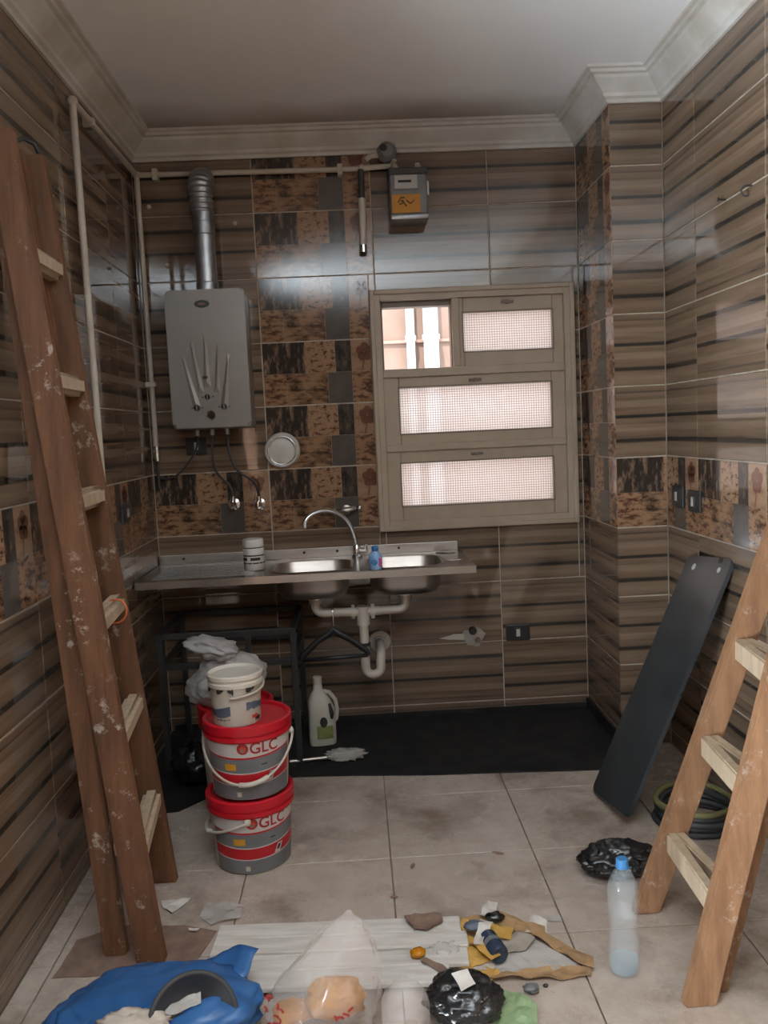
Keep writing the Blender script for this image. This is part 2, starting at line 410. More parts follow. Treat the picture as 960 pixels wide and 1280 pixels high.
def tile_wall(parent, start, length, origin, rotz, kindf, hole=None, top=ZC-.01):
    """columns begin at wall coordinate `start` (may be negative); wall runs 0..length from origin along local X"""
    i = 0; x = start
    while x < length:
        for k in range(-1, 10):
            z = Z0 + k*TH; rect = (max(x, 0), min(x+TW, length), max(z, .0), min(z+TH, top))
            if rect[1]-rect[0] < .012 or rect[3]-rect[2] < .012: continue
            for q in (cut(rect, hole) if hole else [rect]):
                me = tile_mesh(kindf(i, k), q[0]-x, q[1]-x, q[2]-z, q[3]-z)
                lx = x+TW/2; flip = (kindf(i, k) == 'stripe' and q == (x, x+TW, z, z+TH) and random.random() < .25)
                o = link('tile', me, parent); c, s = math.cos(rotz), math.sin(rotz)
                o.location = (origin[0]+c*lx, origin[1]+s*lx, z+TH/2); o.rotation_euler = (0, math.pi if flip else 0, rotz)
                if flip: o.rotation_euler = (0, math.pi, rotz)
        x += TW; i += 1
# backing slabs (grout face recessed 3 mm behind the glaze)
bm = BM(); W = .16; g = .003
for q in ((-.02, WIN[0], 0, ZC), (WIN[1], XW+.02, 0, ZC), (WIN[0], WIN[1], 0, WIN[2]), (WIN[0], WIN[1], WIN[3], ZC)): box(bm, q[0], q[1], g, W, q[2], q[3])
wall_back = struct(obj('wall_back', bm, 'grout'))
tile_wall(wall_back, 0, XN, (0, 0), 0, lambda i, k: 'deco' if (i == 1 and k >= 3) or (i == 0 and k == 3) else 'stripe', WIN)
bm = BM()
for q in ((YF, -4.3, 0, ZC), (-3.3, W, 0, ZC), (-4.3, -3.3, 2.3, ZC)): box(bm, -.16, -g, q[0], q[1], q[2], q[3])
wall_left = struct(obj('wall_left', bm, 'grout'))
band = lambda i, k: 'deco' if k == 3 else 'stripe'
# left wall: local X runs from near to far, glazed face looks to +X
tile_wall(wall_left, (-1.02-YF) % TW - TW, -YF, (0, YF), math.pi/2, band, (-4.3-YF, -3.3-YF, -.1, 2.3))
bm = BM()   # unseen lining, added to darken the doorway jamb in tile reflections
box(bm, -.165, .012, -4.3, -4.265, 0, 2.3, .003); box(bm, -.165, .012, -3.335, -3.3, 0, 2.3, .003); box(bm, -.165, .012, -4.265, -3.335, 2.265, 2.3, .003)
struct(obj('added_door_lining', bm, 'wood_brown'))
bm = BM(); box(bm, XW+g, XW+.16, YF, W, 0, ZC); wall_right = struct(obj('wall_right', bm, 'grout'))
# right wall: local X runs from the pillar toward the camera
tile_wall(wall_right, .855-PD-TW, -YF-PD, (XW, -PD), -math.pi/2, band)
bm = BM(); box(bm, XN+g, XW, -PD+g, 0, 0, ZC); wall_pillar = struct(obj('wall_pillar', bm, 'grout'))
tile_wall(wall_pillar, 0, PD, (XN, 0), -math.pi/2, lambda i, k: 'deco' if k >= 3 else 'stripe')
tile_wall(wall_pillar, 0, XW-XN, (XN, -PD), 0, band)
bm = BM(); box(bm, -.16, XW+.16, YF-.12, YF, 0, ZC)   # wall behind the camera
wall_front = struct(obj('wall_front', bm, 'grout'))
tile_wall(wall_front, 0, XW, (XW, YF), math.pi, band)
bm = BM(); box(bm, -.16, XW+.16, YF-.12, W, -.12, -.004); floor = struct(obj('floor', bm, 'grout_dark'))
FT = .4772; FX, FY = 1.0206, -.9104
meF = {}
for i in range(-4, 5):
    for j in range(-3, 12):
        x0, x1 = max(FX+i*FT, .0), min(FX+(i+1)*FT, XW); y1, y0 = min(FY-j*FT, 0), max(FY-(j+1)*FT, YF)
        if x1-x0 < .02 or y1-y0 < .02: continue
        if x0 >= XN-.05 and y0 > -PD: continue
        key = (round(x1-x0, 3), round(y1-y0, 3))
        if key not in meF:
            bm = BM(); hx, hy = (x1-x0)/2-.002, (y1-y0)/2-.002; box(bm, -hx, hx, -hy, hy, -.01, 0, .0012, 0, 1)
            me = bpy.data.meshes.new('tile'); bmesh.ops.recalc_face_normals(bm, faces=bm.faces[:]); bm.to_mesh(me); bm.free(); me.materials.append(MATS['floor']); meF[key] = me
        link('tile', meF[key], floor, ((x0+x1)/2, (y0+y1)/2, 0))
bm = BM(); box(bm, -.16, XW+.16, YF-.12, W, ZC, ZC+.12); struct(obj('ceiling', bm, 'ceiling'))
# plaster cornice swept round the room
prof = [(0, 2.708), (.012, 2.708), (.014, 2.722), (.028, 2.728), (.030, 2.742), (.040, 2.750), (.062, 2.768), (.078, 2.782), (.082, 2.794), (.098, 2.797), (.102, 2.808), (.116, 2.811), (.118, ZC)]
path = [(0, YF), (0, 0), (XN, 0), (XN, -PD), (XW, -PD), (XW, YF)]
bm = BM(); rows = []
for i, p in enumerate(path):
    p = Vector(p)
    def nrm(a, b): d = (Vector(b)-Vector(a)).normalized(); return Vector((d.y, -d.x))
    if i == 0: m = nrm(path[0], path[1])
    elif i == len(path)-1: m = nrm(path[-2], path[-1])
    else:
        a, b = nrm(path[i-1], path[i]), nrm(path[i], path[i+1]); m = (a+b)/(1+a.dot(b))
    rows.append([bm.verts.new((p.x+m.x*d, p.y+m.y*d, z)) for d, z in prof])
for a, b in zip(rows, rows[1:]):
    for k in range(len(prof)-1): bm.faces.new((a[k], b[k], b[k+1], a[k+1]))
struct(obj('trim_1', bm, 'cornice'))

# ------------------------------------------------------------------ window
def ring(bm, x0, x1, z0, z1, a0, a1, b0, b1, y0, y1, bev=.003, mi=0):
    """rectangular frame between the outer rectangle and the inner rectangle a0..a1, b0..b1"""
    box(bm, x0, a0, y0, y1, z0, z1, bev, mi); box(bm, a1, x1, y0, y1, z0, z1, bev, mi)
    box(bm, a0, a1, y0, y1, z0, b0, bev, mi); box(bm, a0, a1, y0, y1, b1, z1, bev, mi)
bm = BM(); x0, x1, z0, z1 = WIN
ring(bm, x0, x1, z0, z1, x0+.022, x1-.022, z0+.022, z1-.022, -.030, .012, .004)
ring(bm, x0+.016, x1-.016, z0+.016, z1-.016, x0+.05, x1-.05, z0+.05, z1-.05, -.020, .10, .003)
box(bm, x0+.05, x1-.05, -.014, .09, 1.672, 1.712, .003)      # transom under the top lights
box(bm, x0+.05, x1-.05, -.014, .09, 1.318, 1.352, .003)
box(bm, 1.462, 1.496, -.014, .09, 1.712, z1-.05, .003)       # mullion
win = struct(obj('window_1', bm, 'window_paint'))
def sash(a, b, c, d, p):
    bm = BM(); ring(bm, a, b, c, d, p[0], p[1], p[2], p[3], .0, .05, .004); s = obj('sash', bm, 'window_paint', win)
    bm = BM(); ring(bm, p[0]-.006, p[1]+.006, p[2]-.006, p[3]+.006, p[0], p[1], p[2], p[3], -.003, .004, 0); obj('glazing_bead', bm, 'window_edge', s)
    bm = BM(); box(bm, p[0]-.004, p[1]+.004, .022, .026, p[2]-.004, p[3]+.004); pn = obj('pane', bm, 'glass', s)
    cx = (p[0]+p[1])/2
    bm = BM(); box(bm, cx-.03, cx+.03, -.008, .004, d-.035, d-.022, .002); box(bm, cx-.008, cx+.008, -.02, -.004, d-.036, d-.02, .002); obj('latch', bm, 'window_edge', s)
sash(1.490, 1.998, 1.708, 2.036, (1.516, 1.944, 1.782, 1.964))
sash(1.118, 1.998, 1.348, 1.676, (1.196, 1.930, 1.404, 1.622))
sash(1.118, 1.998, .982, 1.322, (1.190, 1.930, 1.054, 1.260))
bm = BM(); ring(bm, 1.118, 1.468, 1.705, 2.038, 1.132, 1.457, 1.714, 2.006, .02, .09, .002); obj('vent_frame', bm, 'window_edge', win)

# facade across the light well, with downpipes
bm = BM(); box(bm, -3, 6, 1.9, 2.1, -1.5, 3.6); fac = struct(obj('wall_outside', bm, 'facade'))
for z in (.55, 2.02):
    bm = BM(); box(bm, -3, 6, 1.885, 1.9, z, z+.02); obj('facade_joint', bm, 'facade_line', fac)
for px, r, lab in ((1.395, .030, 'thinner white downpipe on the pink facade outside the window'), (1.535, .052, 'thicker white downpipe on the pink facade outside the window')):
    t = thing('downpipe', lab, 'pipe', (px, 1.9-r-.01, -1.5), group='downpipes outside')
    bm = BM(); tube(bm, [(0, 0, 0), (0, 0, 5)], r, 16); obj('pipe', bm, 'downpipe', t, smooth=True, angle=40)
    for z in (1.9, 3.53, 4.4):
        bm = BM(); lathe(bm, [(r+.001, z), (r+.009, z), (r+.009, z+.035), (r+.001, z+.035)], 16); box(bm, -.012, .012, 0, r+.01, z, z+.03); obj('clip', bm, 'downpipe', t)

# ------------------------------------------------------------------ gas water heater and flue
t = thing('water_heater', 'grey wall-hung gas water heater with embossed rays and three knobs', 'water heater', (.33, 0, 1.468))
bm = BM(); box(bm, -.175, .175, -.165, -.004, 0, .615, .012); obj('casing', bm, 'heater_paint', t, smooth=True, angle=40)
bm = BM(); prism(bm, rrect(-.178, .178, .008, .622, .018), -.205, -.165); bmesh.ops.bevel(bm, geom=[e for e in bm.edges if all(v.co.y < -.2 for v in e.verts)], offset=.012, segments=3, affect='EDGES')
fp = obj('front_panel', bm, 'heater_paint', t, smooth=True, angle=35)
for (x0, zz0, x1, zz1, wd) in ((-.012, .185, -.008, .43, .020), (-.062, .09, -.115, .34, .020), (-.040, .16, -.072, .40, .016), (.058, .09, .095, .34, .020), (.030, .16, .052, .40, .016)):
    bm = BM(); a = Vector((x0, zz0)); b = Vector((x1, zz1)); d = (b-a).normalized(); n = Vector((-d.y, d.x)); pts = []
    base = [a+n*wd*.95, a-n*wd*.95, b-n*.008, b+n*.008]
    lo = [bm.verts.new((q.x, -.2045, q.y)) for q in base]; m1 = a+(b-a)*.12
    hi = [bm.verts.new((q.x, -.2115, q.y)) for q in (m1, a+(b-a)*.75)]
    for f in ((lo[0], lo[1], hi[0]), (lo[1], lo[2], hi[1], hi[0]), (lo[2], lo[3], hi[1]), (lo[3], lo[0], hi[0], hi[1])): bm.faces.new(f)
    obj('embossed_ray', bm, 'heater_paint', fp)
def yd(parent, name, m, x, z, r, y0, y1, prof=None, seg=18):
    bm = BM(); lathe(bm, [(0, -y1), (r*.8, -y1), (r, -y1-.0015 if False else -(y1+.002)), (r, -y0), (0, -y0)], seg, axis='Y', c=(x, 0, z)); return obj(name, bm, m, parent)
for x, z, r in ((-.062, .098, .014), (-.012, .145, .012), (.060, .098, .013)):
    k = yd(t, 'knob', 'black_plastic', x, z, r, -.204, -.222)
    bm = BM(); box(bm, x-.002, x+.002, -.226, -.221, z-r*.8, z+r*.8); obj('pointer', bm, 'heater_paint', k)
    for d in (-.0235, .0235):
        bm = BM(); box(bm, x+d-.0045, x+d+.0045, -.2062, -.2045, z-.002, z+.002); obj('dial_mark', bm, 'ink', fp)
bm = BM(); lathe(bm, [(0, .206), (.017, .206), (.021, .212), (.024, .206), (.024, .204), (0, .204)], 20, axis='Y', c=(-.004, 0, .062)); obj('gauge', bm, 'chrome', t)
bm = BM(); prism(bm, [(.034*math.cos(a)-.012, .017*math.sin(a)+.558) for a in [2*math.pi*k/20 for k in range(20)]], -.2075, -.2045); em = obj('emblem', bm, 'black_plastic', t)
bm = BM(); prism(bm, [(.017*math.cos(a)-.012, .006*math.sin(a)+.558) for a in [2*math.pi*k/14 for k in range(14)]], -.209, -.2074); obj('emblem_centre', bm, 'card_brown', em)
bm = BM(); prism(bm, [(.013*math.cos(a)-.018, .007*math.sin(a)+.232) for a in [2*math.pi*k/14 for k in range(14)]], -.2135, -.2110); obj('flame_window', bm, 'black_plastic', t)
for x in (-.09, -.02, .05):
    bm = BM(); tube(bm, [(x, -.1, .002), (x, -.1, -.028)], .011); obj('pipe_stub', bm, 'galvanised', t)
t = thing('flue_pipe', 'galvanised flue pipe with ribbed elbow rising from the water heater', 'flue pipe', (.335, -.115, 2.083))
bm = BM(); lathe(bm, [(.046, .0), (.046, .37), (.043, .37), (.043, 0)], 24); obj('pipe', bm, 'galvanised', t, smooth=True, angle=40)
for z, h in ((0, .05), (.26, .06)):
    bm = BM(); lathe(bm, [(.0465, z), (.050, z+.004), (.050, z+h-.004), (.0465, z+h)], 24); obj('collar', bm, 'galvanised', t, smooth=True, angle=40)
bm = BM(); n = 44; pts = []; rr = []
for i in range(n+1):
    u = i/n
    if u < .35: p = (-.004, 0, .36+.09*u/.35)
    else:
        a = (u-.35)/.65*math.pi/2; p = (-.004, .085*(1-math.cos(a))+.0, .45+.075*math.sin(a))
    pts.append(p); rr.append(.052+.0045*math.sin(i*math.pi/2))
pts.append((-.004, .113, .525)); rr.append(.05)
tube(bm, pts, rr, 24); obj('ribbed_elbow', bm, 'galvanised', t, smooth=True)

# flexible hoses and angle valves under the heater
for hx, hz, lab, m in ((.377, 1.106, 'chrome angle valve under the left side of the heater hoses', 0), (.500, 1.100, 'chrome angle valve nearest the round wall plate', 1)):
    t = thing('angle_valve', lab, 'valve', (hx, 0, hz), group='angle valves')
    bm = BM(); lathe(bm, [(0, 0), (.030, 0), (.028, .008), (.014, .014), (.014, .045), (.012, .05), (0, .05)], 18, axis='Y'); obj('flange', bm, 'chrome', t, smooth=True, angle=40)
    bm = BM(); tube(bm, [(0, -.04, -.012), (0, -.04, .04)], [.016, .011], 12); obj('body', bm, 'chrome', t, smooth=True, angle=40)
    bm = BM(); lathe(bm, [(0, .05), (.017, .05), (.019, .06), (.017, .072), (0, .074)], 12, axis='Y'); obj('handle', bm, 'chrome', t, smooth=True, angle=40)
def bez(p, n=20):
    p = [Vector(q) for q in p]; o = []
    for i in range(n+1):
        u = i/n; q = p[:]
        while len(q) > 1: q = [a.lerp(b, u) for a, b in zip(q, q[1:])]
        o.append(q[0])
    return o
for a, lab in (([(.31, -.1, 1.44), (.30, -.10, 1.33), (.28, -.06, 1.20), (.377, -.04, 1.26), (.377, -.04, 1.147)], 'dark braided hose from heater to the left chrome valve'),
               ([(.38, -.1, 1.44), (.37, -.10, 1.25), (.44, -.08, 1.23), (.50, -.05, 1.25), (.50, -.04, 1.141)], 'dark braided hose from heater to the valve by the wall plate')):
    bm = BM(); tube(bm, bez(a), .006, 8); tag(obj('flexible_hose', bm, 'dark_rubber', smooth=True), lab, 'hose', 'heater hoses')
bm = BM(); tube(bm, bez([(.24, -.1, 1.44), (.25, -.1, 1.36), (.16, -.06, 1.28), (.10, -.03, 1.22), (.036, -.012, 1.25)]), .005, 8); tag(obj('power_cable', bm, 'dark_rubber', smooth=True), 'thin dark cable drooping from the heater towards the corner', 'cable')

# round white vent cover
t = thing('vent_cover', 'round white metal vent cover on the decorated tiles beside the heater', 'vent cover', (.622, 0, 1.352))
bm = BM(); lathe(bm, [(0, .018), (.020, .020), (.045, .016), (.060, .012), (.066, .022), (.076, .024), (.084, .016), (.086, .0), (0, 0)], 36, axis='Y'); obj('plate', bm, 'white_plastic', t, smooth=True, angle=50)
bm = BM(); lathe(bm, [(.062, .013), (.064, .026), (.070, .026), (.072, .020)], 36, axis='Y'); obj('rim_ring', bm, 'chrome', t, smooth=True)

# ------------------------------------------------------------------ gas meter and pipes
t = thing('gas_meter', 'grey gas meter with an orange sticker high beside the window', 'gas meter', (1.272, -.006, 2.372)); t.scale = (1, 1, .89)
bm = BM(); box(bm, -.085, .085, -.13, -.0, .025, .235, .012); obj('casing', bm, 'meter_grey', t, smooth=True, angle=40)
bm = BM(); box(bm, -.09, .09, -.135, -.0, .225, .262, .008); obj('top_cap', bm, 'meter_dark', t)
bm = BM(); box(bm, -.088, .088, -.145, -.0, .0, .032, .012); obj('base_lip', bm, 'galvanised', t, smooth=True, angle=40)
bm = BM(); box(bm, -.068, .042, -.146, -.128, .150, .222, .006); cp = obj('counter_panel', bm, 'meter_panel', t)
bm = BM(); box(bm, -.048, .012, -.1475, -.1455, .182, .194); obj('digit_slot', bm, 'ink', cp)
bm = BM(); box(bm, -.078, .052, -.1335, -.129, .036, .128, .001); st = obj('sticker', bm, 'sticker_orange', t)
bm = BM()
for q in ([(-.05, .088), (-.043, .104), (-.034, .095), (-.03, .082), (-.045, .078)], [(-.03, .098), (-.02, .078), (-.012, .068)], [(-.012, .098), (-.004, .090), (.006, .080), (.018, .092), (.022, .098)], [(-.04, .110), (-.02, .112)]):
    tube(bm, [(x, -.1345, z) for x, z in q], .0026, 6)
obj('scribble', bm, 'ink', st)
bm = BM(); box(bm, .085, .096, -.10, -.07, .13, .20, .002); obj('side_tag', bm, 'white_plastic', t)
for x in (-.055, .05):
    bm = BM(); lathe(bm, [(.014, .255), (.020, .258), (.020, .282), (.012, .288), (.012, .30), (0, .30)], 8, c=(x, -.065, 0)); obj('inlet_nut', bm, 'pipe_cream', t)

t = thing('gas_pipe', 'cream painted gas pipe running along the top of the walls', 'pipe', (.03, -.03, 2.64))
def gp(name, pts, r, m, seg=10, sm=True): bm = BM(); tube(bm, pts, r, seg); return obj(name, bm, m, t, loc=(0, 0, 0), smooth=sm, angle=50)
o0 = Vector((.03, -.03, 2.64)); q = lambda *p: [Vector(a)-o0 for a in p]
gp('horizontal_run', q((.03, -.03, 2.645), (1.02, -.03, 2.636), (1.20, -.045, 2.640), (1.217, -.07, 2.66)), .0125, 'pipe_cream')
gp('corner_drop', q((.03, -.03, 2.655), (.03, -.03, 1.40)), .0125, 'pipe_cream')
gp('side_run', q((.03, -.03, 2.645), (.03, -.93, 2.640)), .0125, 'pipe_cream')
gp('side_drop', q((.03, -.93, 2.655), (.03, -.93, 1.10)), .0125, 'pipe_cream')
for p in ((.03, -.03, 2.645), (.03, -.93, 2.64), (1.065, -.035, 2.636)):
    bm = BM(); bmesh.ops.create_icosphere(bm, subdivisions=2, radius=.019); obj('elbow', bm, 'pipe_cream', t, loc=Vector(p)-o0, smooth=True)
gp('test_drop', q((1.062, -.04, 2.63), (1.060, -.04, 2.50)), .014, 'meter_dark')
gp('drop_pipe', q((1.060, -.04, 2.50), (1.056, -.04, 2.275)), .017, 'pvc')
gp('drop_nut', q((1.056, -.04, 2.29), (1.056, -.04, 2.255)), .019, 'chrome', 8)
for p in ((.115, 0, 2.645), (.965, 0, 2.636)):
    bm = BM(); box(bm, -.012, .012, -.046, 0, -.028, .024, .003); obj('clip', bm, 'cream_plastic', t, loc=Vector(p)-o0)
bm = BM(); box(bm, -.03, .02, -.046, 0, -.012, .012, .003); obj('clip', bm, 'cream_plastic', t, loc=Vector((.033, 0, 1.69))-o0)
bm = BM(); box(bm, -.046, 0, -.012, .012, -.015, .015, .003); obj('clip', bm, 'cream_plastic', t, loc=Vector((.046, -.72, 2.64))-o0)
gp('shut_off_valve', q((.03, -.03, 1.40), (.03, -.03, 1.33)), [.017, .02], 'chrome', 8)
bm = BM(); box(bm, -.006, .006, -.06, -.012, -.004, .004, .002); obj('valve_lever', bm, 'chrome', t, loc=Vector((.03, -.03, 1.375))-o0)
gp('corner_tail', q((.03, -.03, 1.33), (.03, -.02, 1.20)), .007, 'dark_rubber')
t = thing('gas_regulator', 'round grey gas regulator above the meter at the cornice', 'regulator', (1.185, -.06, 2.695))
bm = BM(); lathe(bm, [(0, .03), (.026, .03), (.040, .018), (.046, .006), (.046, -.006), (.040, -.018), (0, -.03)], 24, axis='Y'); obj('housing', bm, 'meter_grey', t, smooth=True, angle=40)
bm = BM(); lathe(bm, [(0, .034), (.014, .034), (.017, .028), (0, .028)], 16, axis='Y', c=(-.016, 0, .014)); obj('vent_hole', bm, 'ink', t)
bm = BM(); tube(bm, [(-.04, 0, -.01), (-.075, 0, -.012), (-.10, .0, -.03)], .012, 10); obj('outlet', bm, 'pipe_cream', t, smooth=True)

# ------------------------------------------------------------------ sink
SX0, SX1, SY, SZ = .006, 1.466, -.505, .828
t = thing('sink_unit', 'stainless steel double bowl sink top with a long drainboard', 'sink', (0, 0, SZ))
bowls = [(.585, .925, -.44, -.12), (1.000, 1.335, -.44, -.12)]
bm = BM(); edges = []
def loop(bm, pts, z):
    vs = [bm.verts.new((x, y, z)) for x, y in pts]; return vs, [bm.edges.new((vs[i], vs[(i+1) % len(vs)])) for i in range(len(vs))]
outer, e = loop(bm, [(SX0, SY), (SX1, SY), (SX1, -.004), (SX0, -.004)], .0); edges += e
for b in bowls: _, e = loop(bm, rrect(*b, .085, 6), .0); edges += e
bmesh.ops.triangle_fill(bm, use_beauty=True, use_dissolve=False, edges=edges)
box(bm, SX0, SX1, SY-.002, SY+.001, -.030, .0015)          # rolled front lip
box(bm, SX0, SX0+.002, SY, -.004, -.024, .001); box(bm, SX1-.002, SX1, SY, -.004, -.024, .001)
obj('worktop', bm, 'steel', t)
bm = BM(); box(bm, SX0, SX1-.02, -.012, -.004, .0, .045, .002); bs = obj('backsplash', bm, 'steel_dark', t)
for x in (.12, .42, .70, .86, 1.16):
    bm = BM(); lathe(bm, [(0, .0145), (.006, .0135), (.007, .012), (0, .0115)], 10, axis='Y', c=(x, 0, .026)); obj('screw', bm, 'black_metal', bs)
for k in range(9):
    bm = BM(); box(bm, .06, .50, -.43+k*.04, -.424+k*.04, .0, .0025, .001); obj('drain_ridge', bm, 'steel', t)
for b in bowls:
    bm = BM(); rings = []
    for ins, z in ((-.008, .0015), (.0, .002), (.004, -.004), (.012, -.09), (.03, -.125), (.075, -.138)):
        rings.append([bm.verts.new((x, y, z)) for x, y in rrect(b[0]+ins, b[1]-ins, b[2]+ins, b[3]-ins, max(.085-ins*.3, .03), 6)])
    for A, B in zip(rings, rings[1:]):
        for i in range(len(A)): bm.faces.new((A[i], A[(i+1) % len(A)], B[(i+1) % len(A)], B[i]))
    bm.faces.new(rings[-1])
    bw = obj('bowl', bm, 'steel_dark', t, smooth=True, angle=50)
    bm = BM(); lathe(bm, [(0, -.134), (.028, -.134), (.034, -.131), (.038, -.136), (.038, -.15), (0, -.15)], 20, c=((b[0]+b[1])/2, (b[2]+b[3])/2, 0)); obj('drain_strainer', bm, 'chrome', bw, smooth=True, angle=40)
bm = BM(); lathe(bm, [(0, .004), (.02, .005), (.032, .003), (.036, .001), (0, .001)], 20); tag(obj('sink_plug', bm, 'chrome', loc=(1.395, -.30, SZ), smooth=True, angle=40), 'flat round metal plug lying at the right end of the sink', 'plug')
bm = BM(); sheet(bm, [(0, 0), (.09, -.004), (.11, .03), (.05, .045), (.01, .035)], 5, .012, .02, .001); tag(obj('foil_scrap', bm, 'paper', loc=(1.33, -.07, SZ+.002)), 'torn pale protective film at the back right sink corner', 'film scrap')
# drain pipework
t = thing('sink_drain', 'cream plastic waste pipes and trap under the sink', 'drain pipe', (.97, -.28, .35))
o0 = Vector((.97, -.28, .35))
def dp(name, pts, r, m='pvc'): bm = BM(); tube(bm, [Vector(a)-o0 for a in pts], r, 14); return obj(name, bm, m, t, smooth=True, angle=50)
c1, c2 = .755, 1.168
dp('left_branch', [(c1, -.28, .69), (c1, -.28, .645)] + arc((c1+.035, -.28, .645), .035, 180, 270, 5) + [(.97, -.28, .606)], .021)
dp('right_branch', [(c2, -.28, .69), (c2, -.28, .645)] + arc((c2-.035, -.28, .645), .035, 0, -90, 5) + [(.97, -.28, .606)], .021)
for x in (.925, 1.015): dp('collar_nut', [(x-.008, -.28, .607), (x+.008, -.28, .607)], .034)
for x in (c1, c2): dp('tail_nut', [(x, -.28, .692), (x, -.28, .655)], .029)
dp('tee', [(.97, -.28, .632), (.97, -.28, .545)], .030)
dp('tail_pipe', [(.97, -.28, .56), (.97, -.28, .36)], .021)
dp('clamp', [(.97, -.28, .462), (.97, -.28, .448)], .028, 'black_plastic')
dp('trap_bend', [(.97, -.28, .37)] + arc((1.005, -.28, .345), .035, 180, 360, 10) + [(1.04, -.28, .37), (1.045, -.25, .395), (1.046, -.19, .40), (1.046, -.03, .40)], .021)
bm = BM(); lathe(bm, [(0, .0), (.055, .0), (.052, .010), (.030, .018), (.030, .04), (0, .04)], 20, axis='Y', c=(1.046-o0.x, -o0.y, .395-o0.z)); obj('wall_rosette', bm, 'pvc', t, smooth=True, angle=40)
# faucet
t = thing('faucet', 'chrome gooseneck kitchen tap at the back of the sink', 'faucet', (.955, -.075, SZ))
bm = BM(); lathe(bm, [(0, 0), (.027, 0), (.027, .008), (.018, .014), (.017, .055), (.012, .062), (0, .062)], 20); obj('base', bm, 'chrome', t, smooth=True, angle=40)
bm = BM(); P = [(-.004, 0, .05), (-.006, 0, .09)] + bez([(-.006, 0, .09), (-.03, -.02, .235), (-.13, -.07, .27), (-.225, -.11, .235), (-.235, -.115, .185)], 22); tube(bm, P, .0105, 12); obj('spout', bm, 'chrome', t, smooth=True, angle=60)
bm = BM(); lathe(bm, [(0, .0), (.014, .0), (.014, .025), (0, .025)], 14, c=(-.235, -.115, .165)); obj('aerator', bm, 'chrome', t, smooth=True, angle=40)
bm = BM(); tube(bm, [(.012, 0, .032), (.045, -.003, .034)], .012, 12); tube(bm, [(.042, -.003, .028), (.045, -.006, .062)], [.010, .007], 10); obj('handle', bm, 'chrome', t, smooth=True, angle=50)
# white tub and soap on the sink
t = thing('scouring_powder_can', 'white plastic canister with black print standing on the drainboard', 'canister', (.492, -.30, SZ+.0025), (0, 0, .4))
bm = BM(); lathe(bm, [(0, 0), (.045, 0), (.047, .004), (.047, .098), (.044, .102), (0, .102)], 28); obj('body', bm, 'white_plastic', t, smooth=True, angle=40)
bm = BM(); lathe(bm, [(.0445, .102), (.047, .104), (.047, .134), (.044, .139), (0, .140)], 28); obj('lid', bm, 'white_plastic', t, smooth=True, angle=40)
bm = BM()
for z0, z1, a0, a1 in ((.030, .036, -120, 130), (.064, .070, -130, 60), (.100, .104, -140, 140), (.045, .058, -100, -55), (.045, .058, -35, 20)):
    for k in range(12):
        a, b = math.radians(a0+(a1-a0)*k/12-90), math.radians(a0+(a1-a0)*(k+1)/12-90); R = .0476
        bm.faces.new([bm.verts.new((R*math.cos(u), R*math.sin(u), z)) for u, z in ((a, z0), (b, z0), (b, z1), (a, z1))])
obj('printed_band', bm, 'ink', t)
t = thing('dish_soap_bottle', 'small clear and blue dish soap bottle between the sink bowls', 'bottle', (1.035, -.462, SZ+.001))
bm = BM(); lathe(bm, [(0, 0), (.026, 0), (.029, .006), (.030, .05), (.026, .066), (.013, .078), (.012, .086), (0, .086)], 20); obj('body', bm, 'soap_blue', t, smooth=True, angle=40)
bm = BM(); lathe(bm, [(.0135, .080), (.015, .082), (.015, .100), (.006, .104), (0, .104)], 16); obj('cap', bm, 'cap_blue', t, smooth=True, angle=40)
bm = BM(); prism(bm, [(.014*math.cos(a)-.006, .013*math.sin(a)+.034) for a in [2*math.pi*k/14 for k in range(14)]], -.0315, -.0285); obj('label', bm, 'cap_blue', t)
bm = BM(); box(bm, .012, .026, -.027, -.018, .016, .052, .002); obj('side_label', bm, 'soap_pink', t)
# small wall tap stub behind the faucet
t = thing('wall_stub_valve', 'dull brass valve stub on the tiles behind the gooseneck tap', 'valve', (.915, 0, 1.052))
bm = BM(); lathe(bm, [(0, 0), (.024, 0), (.022, .006), (.012, .01), (.012, .04), (0, .04)], 14, axis='Y'); obj('flange', bm, 'steel_dark', t)
bm = BM(); tube(bm, [(-.05, -.035, -.004), (0, -.035, 0), (.05, -.035, .006)], [.011, .015, .011], 10); obj('body', bm, 'steel_dark', t, smooth=True)
bm = BM(); tube(bm, [(.05, -.035, .006), (.075, -.04, .014)], [.012, .009], 10); obj('tip', bm, 'chrome', t, smooth=True)

# ------------------------------------------------------------------ sockets and switches
def socket(name, label, loc, rotz, w_=.118, h_=.078, face='cream_plastic'):
    t = thing(name, label, 'socket', loc, (0, 0, rotz), 'black wall sockets and switches')
    bm = BM(); box(bm, -w_/2, w_/2, -.012, 0, -h_/2, h_/2, .004); pl = obj('plate', bm, 'black_plastic', t)
    bm = BM(); box(bm, -.016, .016, -.016, -.010, -.024, .024, .002); ins = obj('insert', bm, 'meter_dark', t)
    bm = BM(); box(bm, -.009, .009, -.019, -.0155, -.018, .018, .0015); obj('rocker', bm, face, ins)
socket('wall_socket', 'black wall socket below the water heater', (.216, 0, 1.392), 0, .098, .082)
socket('wall_socket', 'black wall socket low under the window right of the sink', (1.729, 0, .402), 0)
socket('wall_switch', 'black switch with a pale rocker on the right wall, nearer one', (XW, -.835, 1.092), -math.pi/2, .12, .085)
socket('wall_switch', 'black switch on the right wall beside the pillar, farther one', (XW, -.665, 1.100), -math.pi/2, .12, .085)
socket('wall_socket', 'black socket on the left wall behind the wooden ladder', (0, -.56, 1.135), math.pi/2, .12, .08)
t = thing('water_outlet', 'rough plaster patch with a capped water outlet beside the low socket', 'water outlet', (1.51, 0, .390))
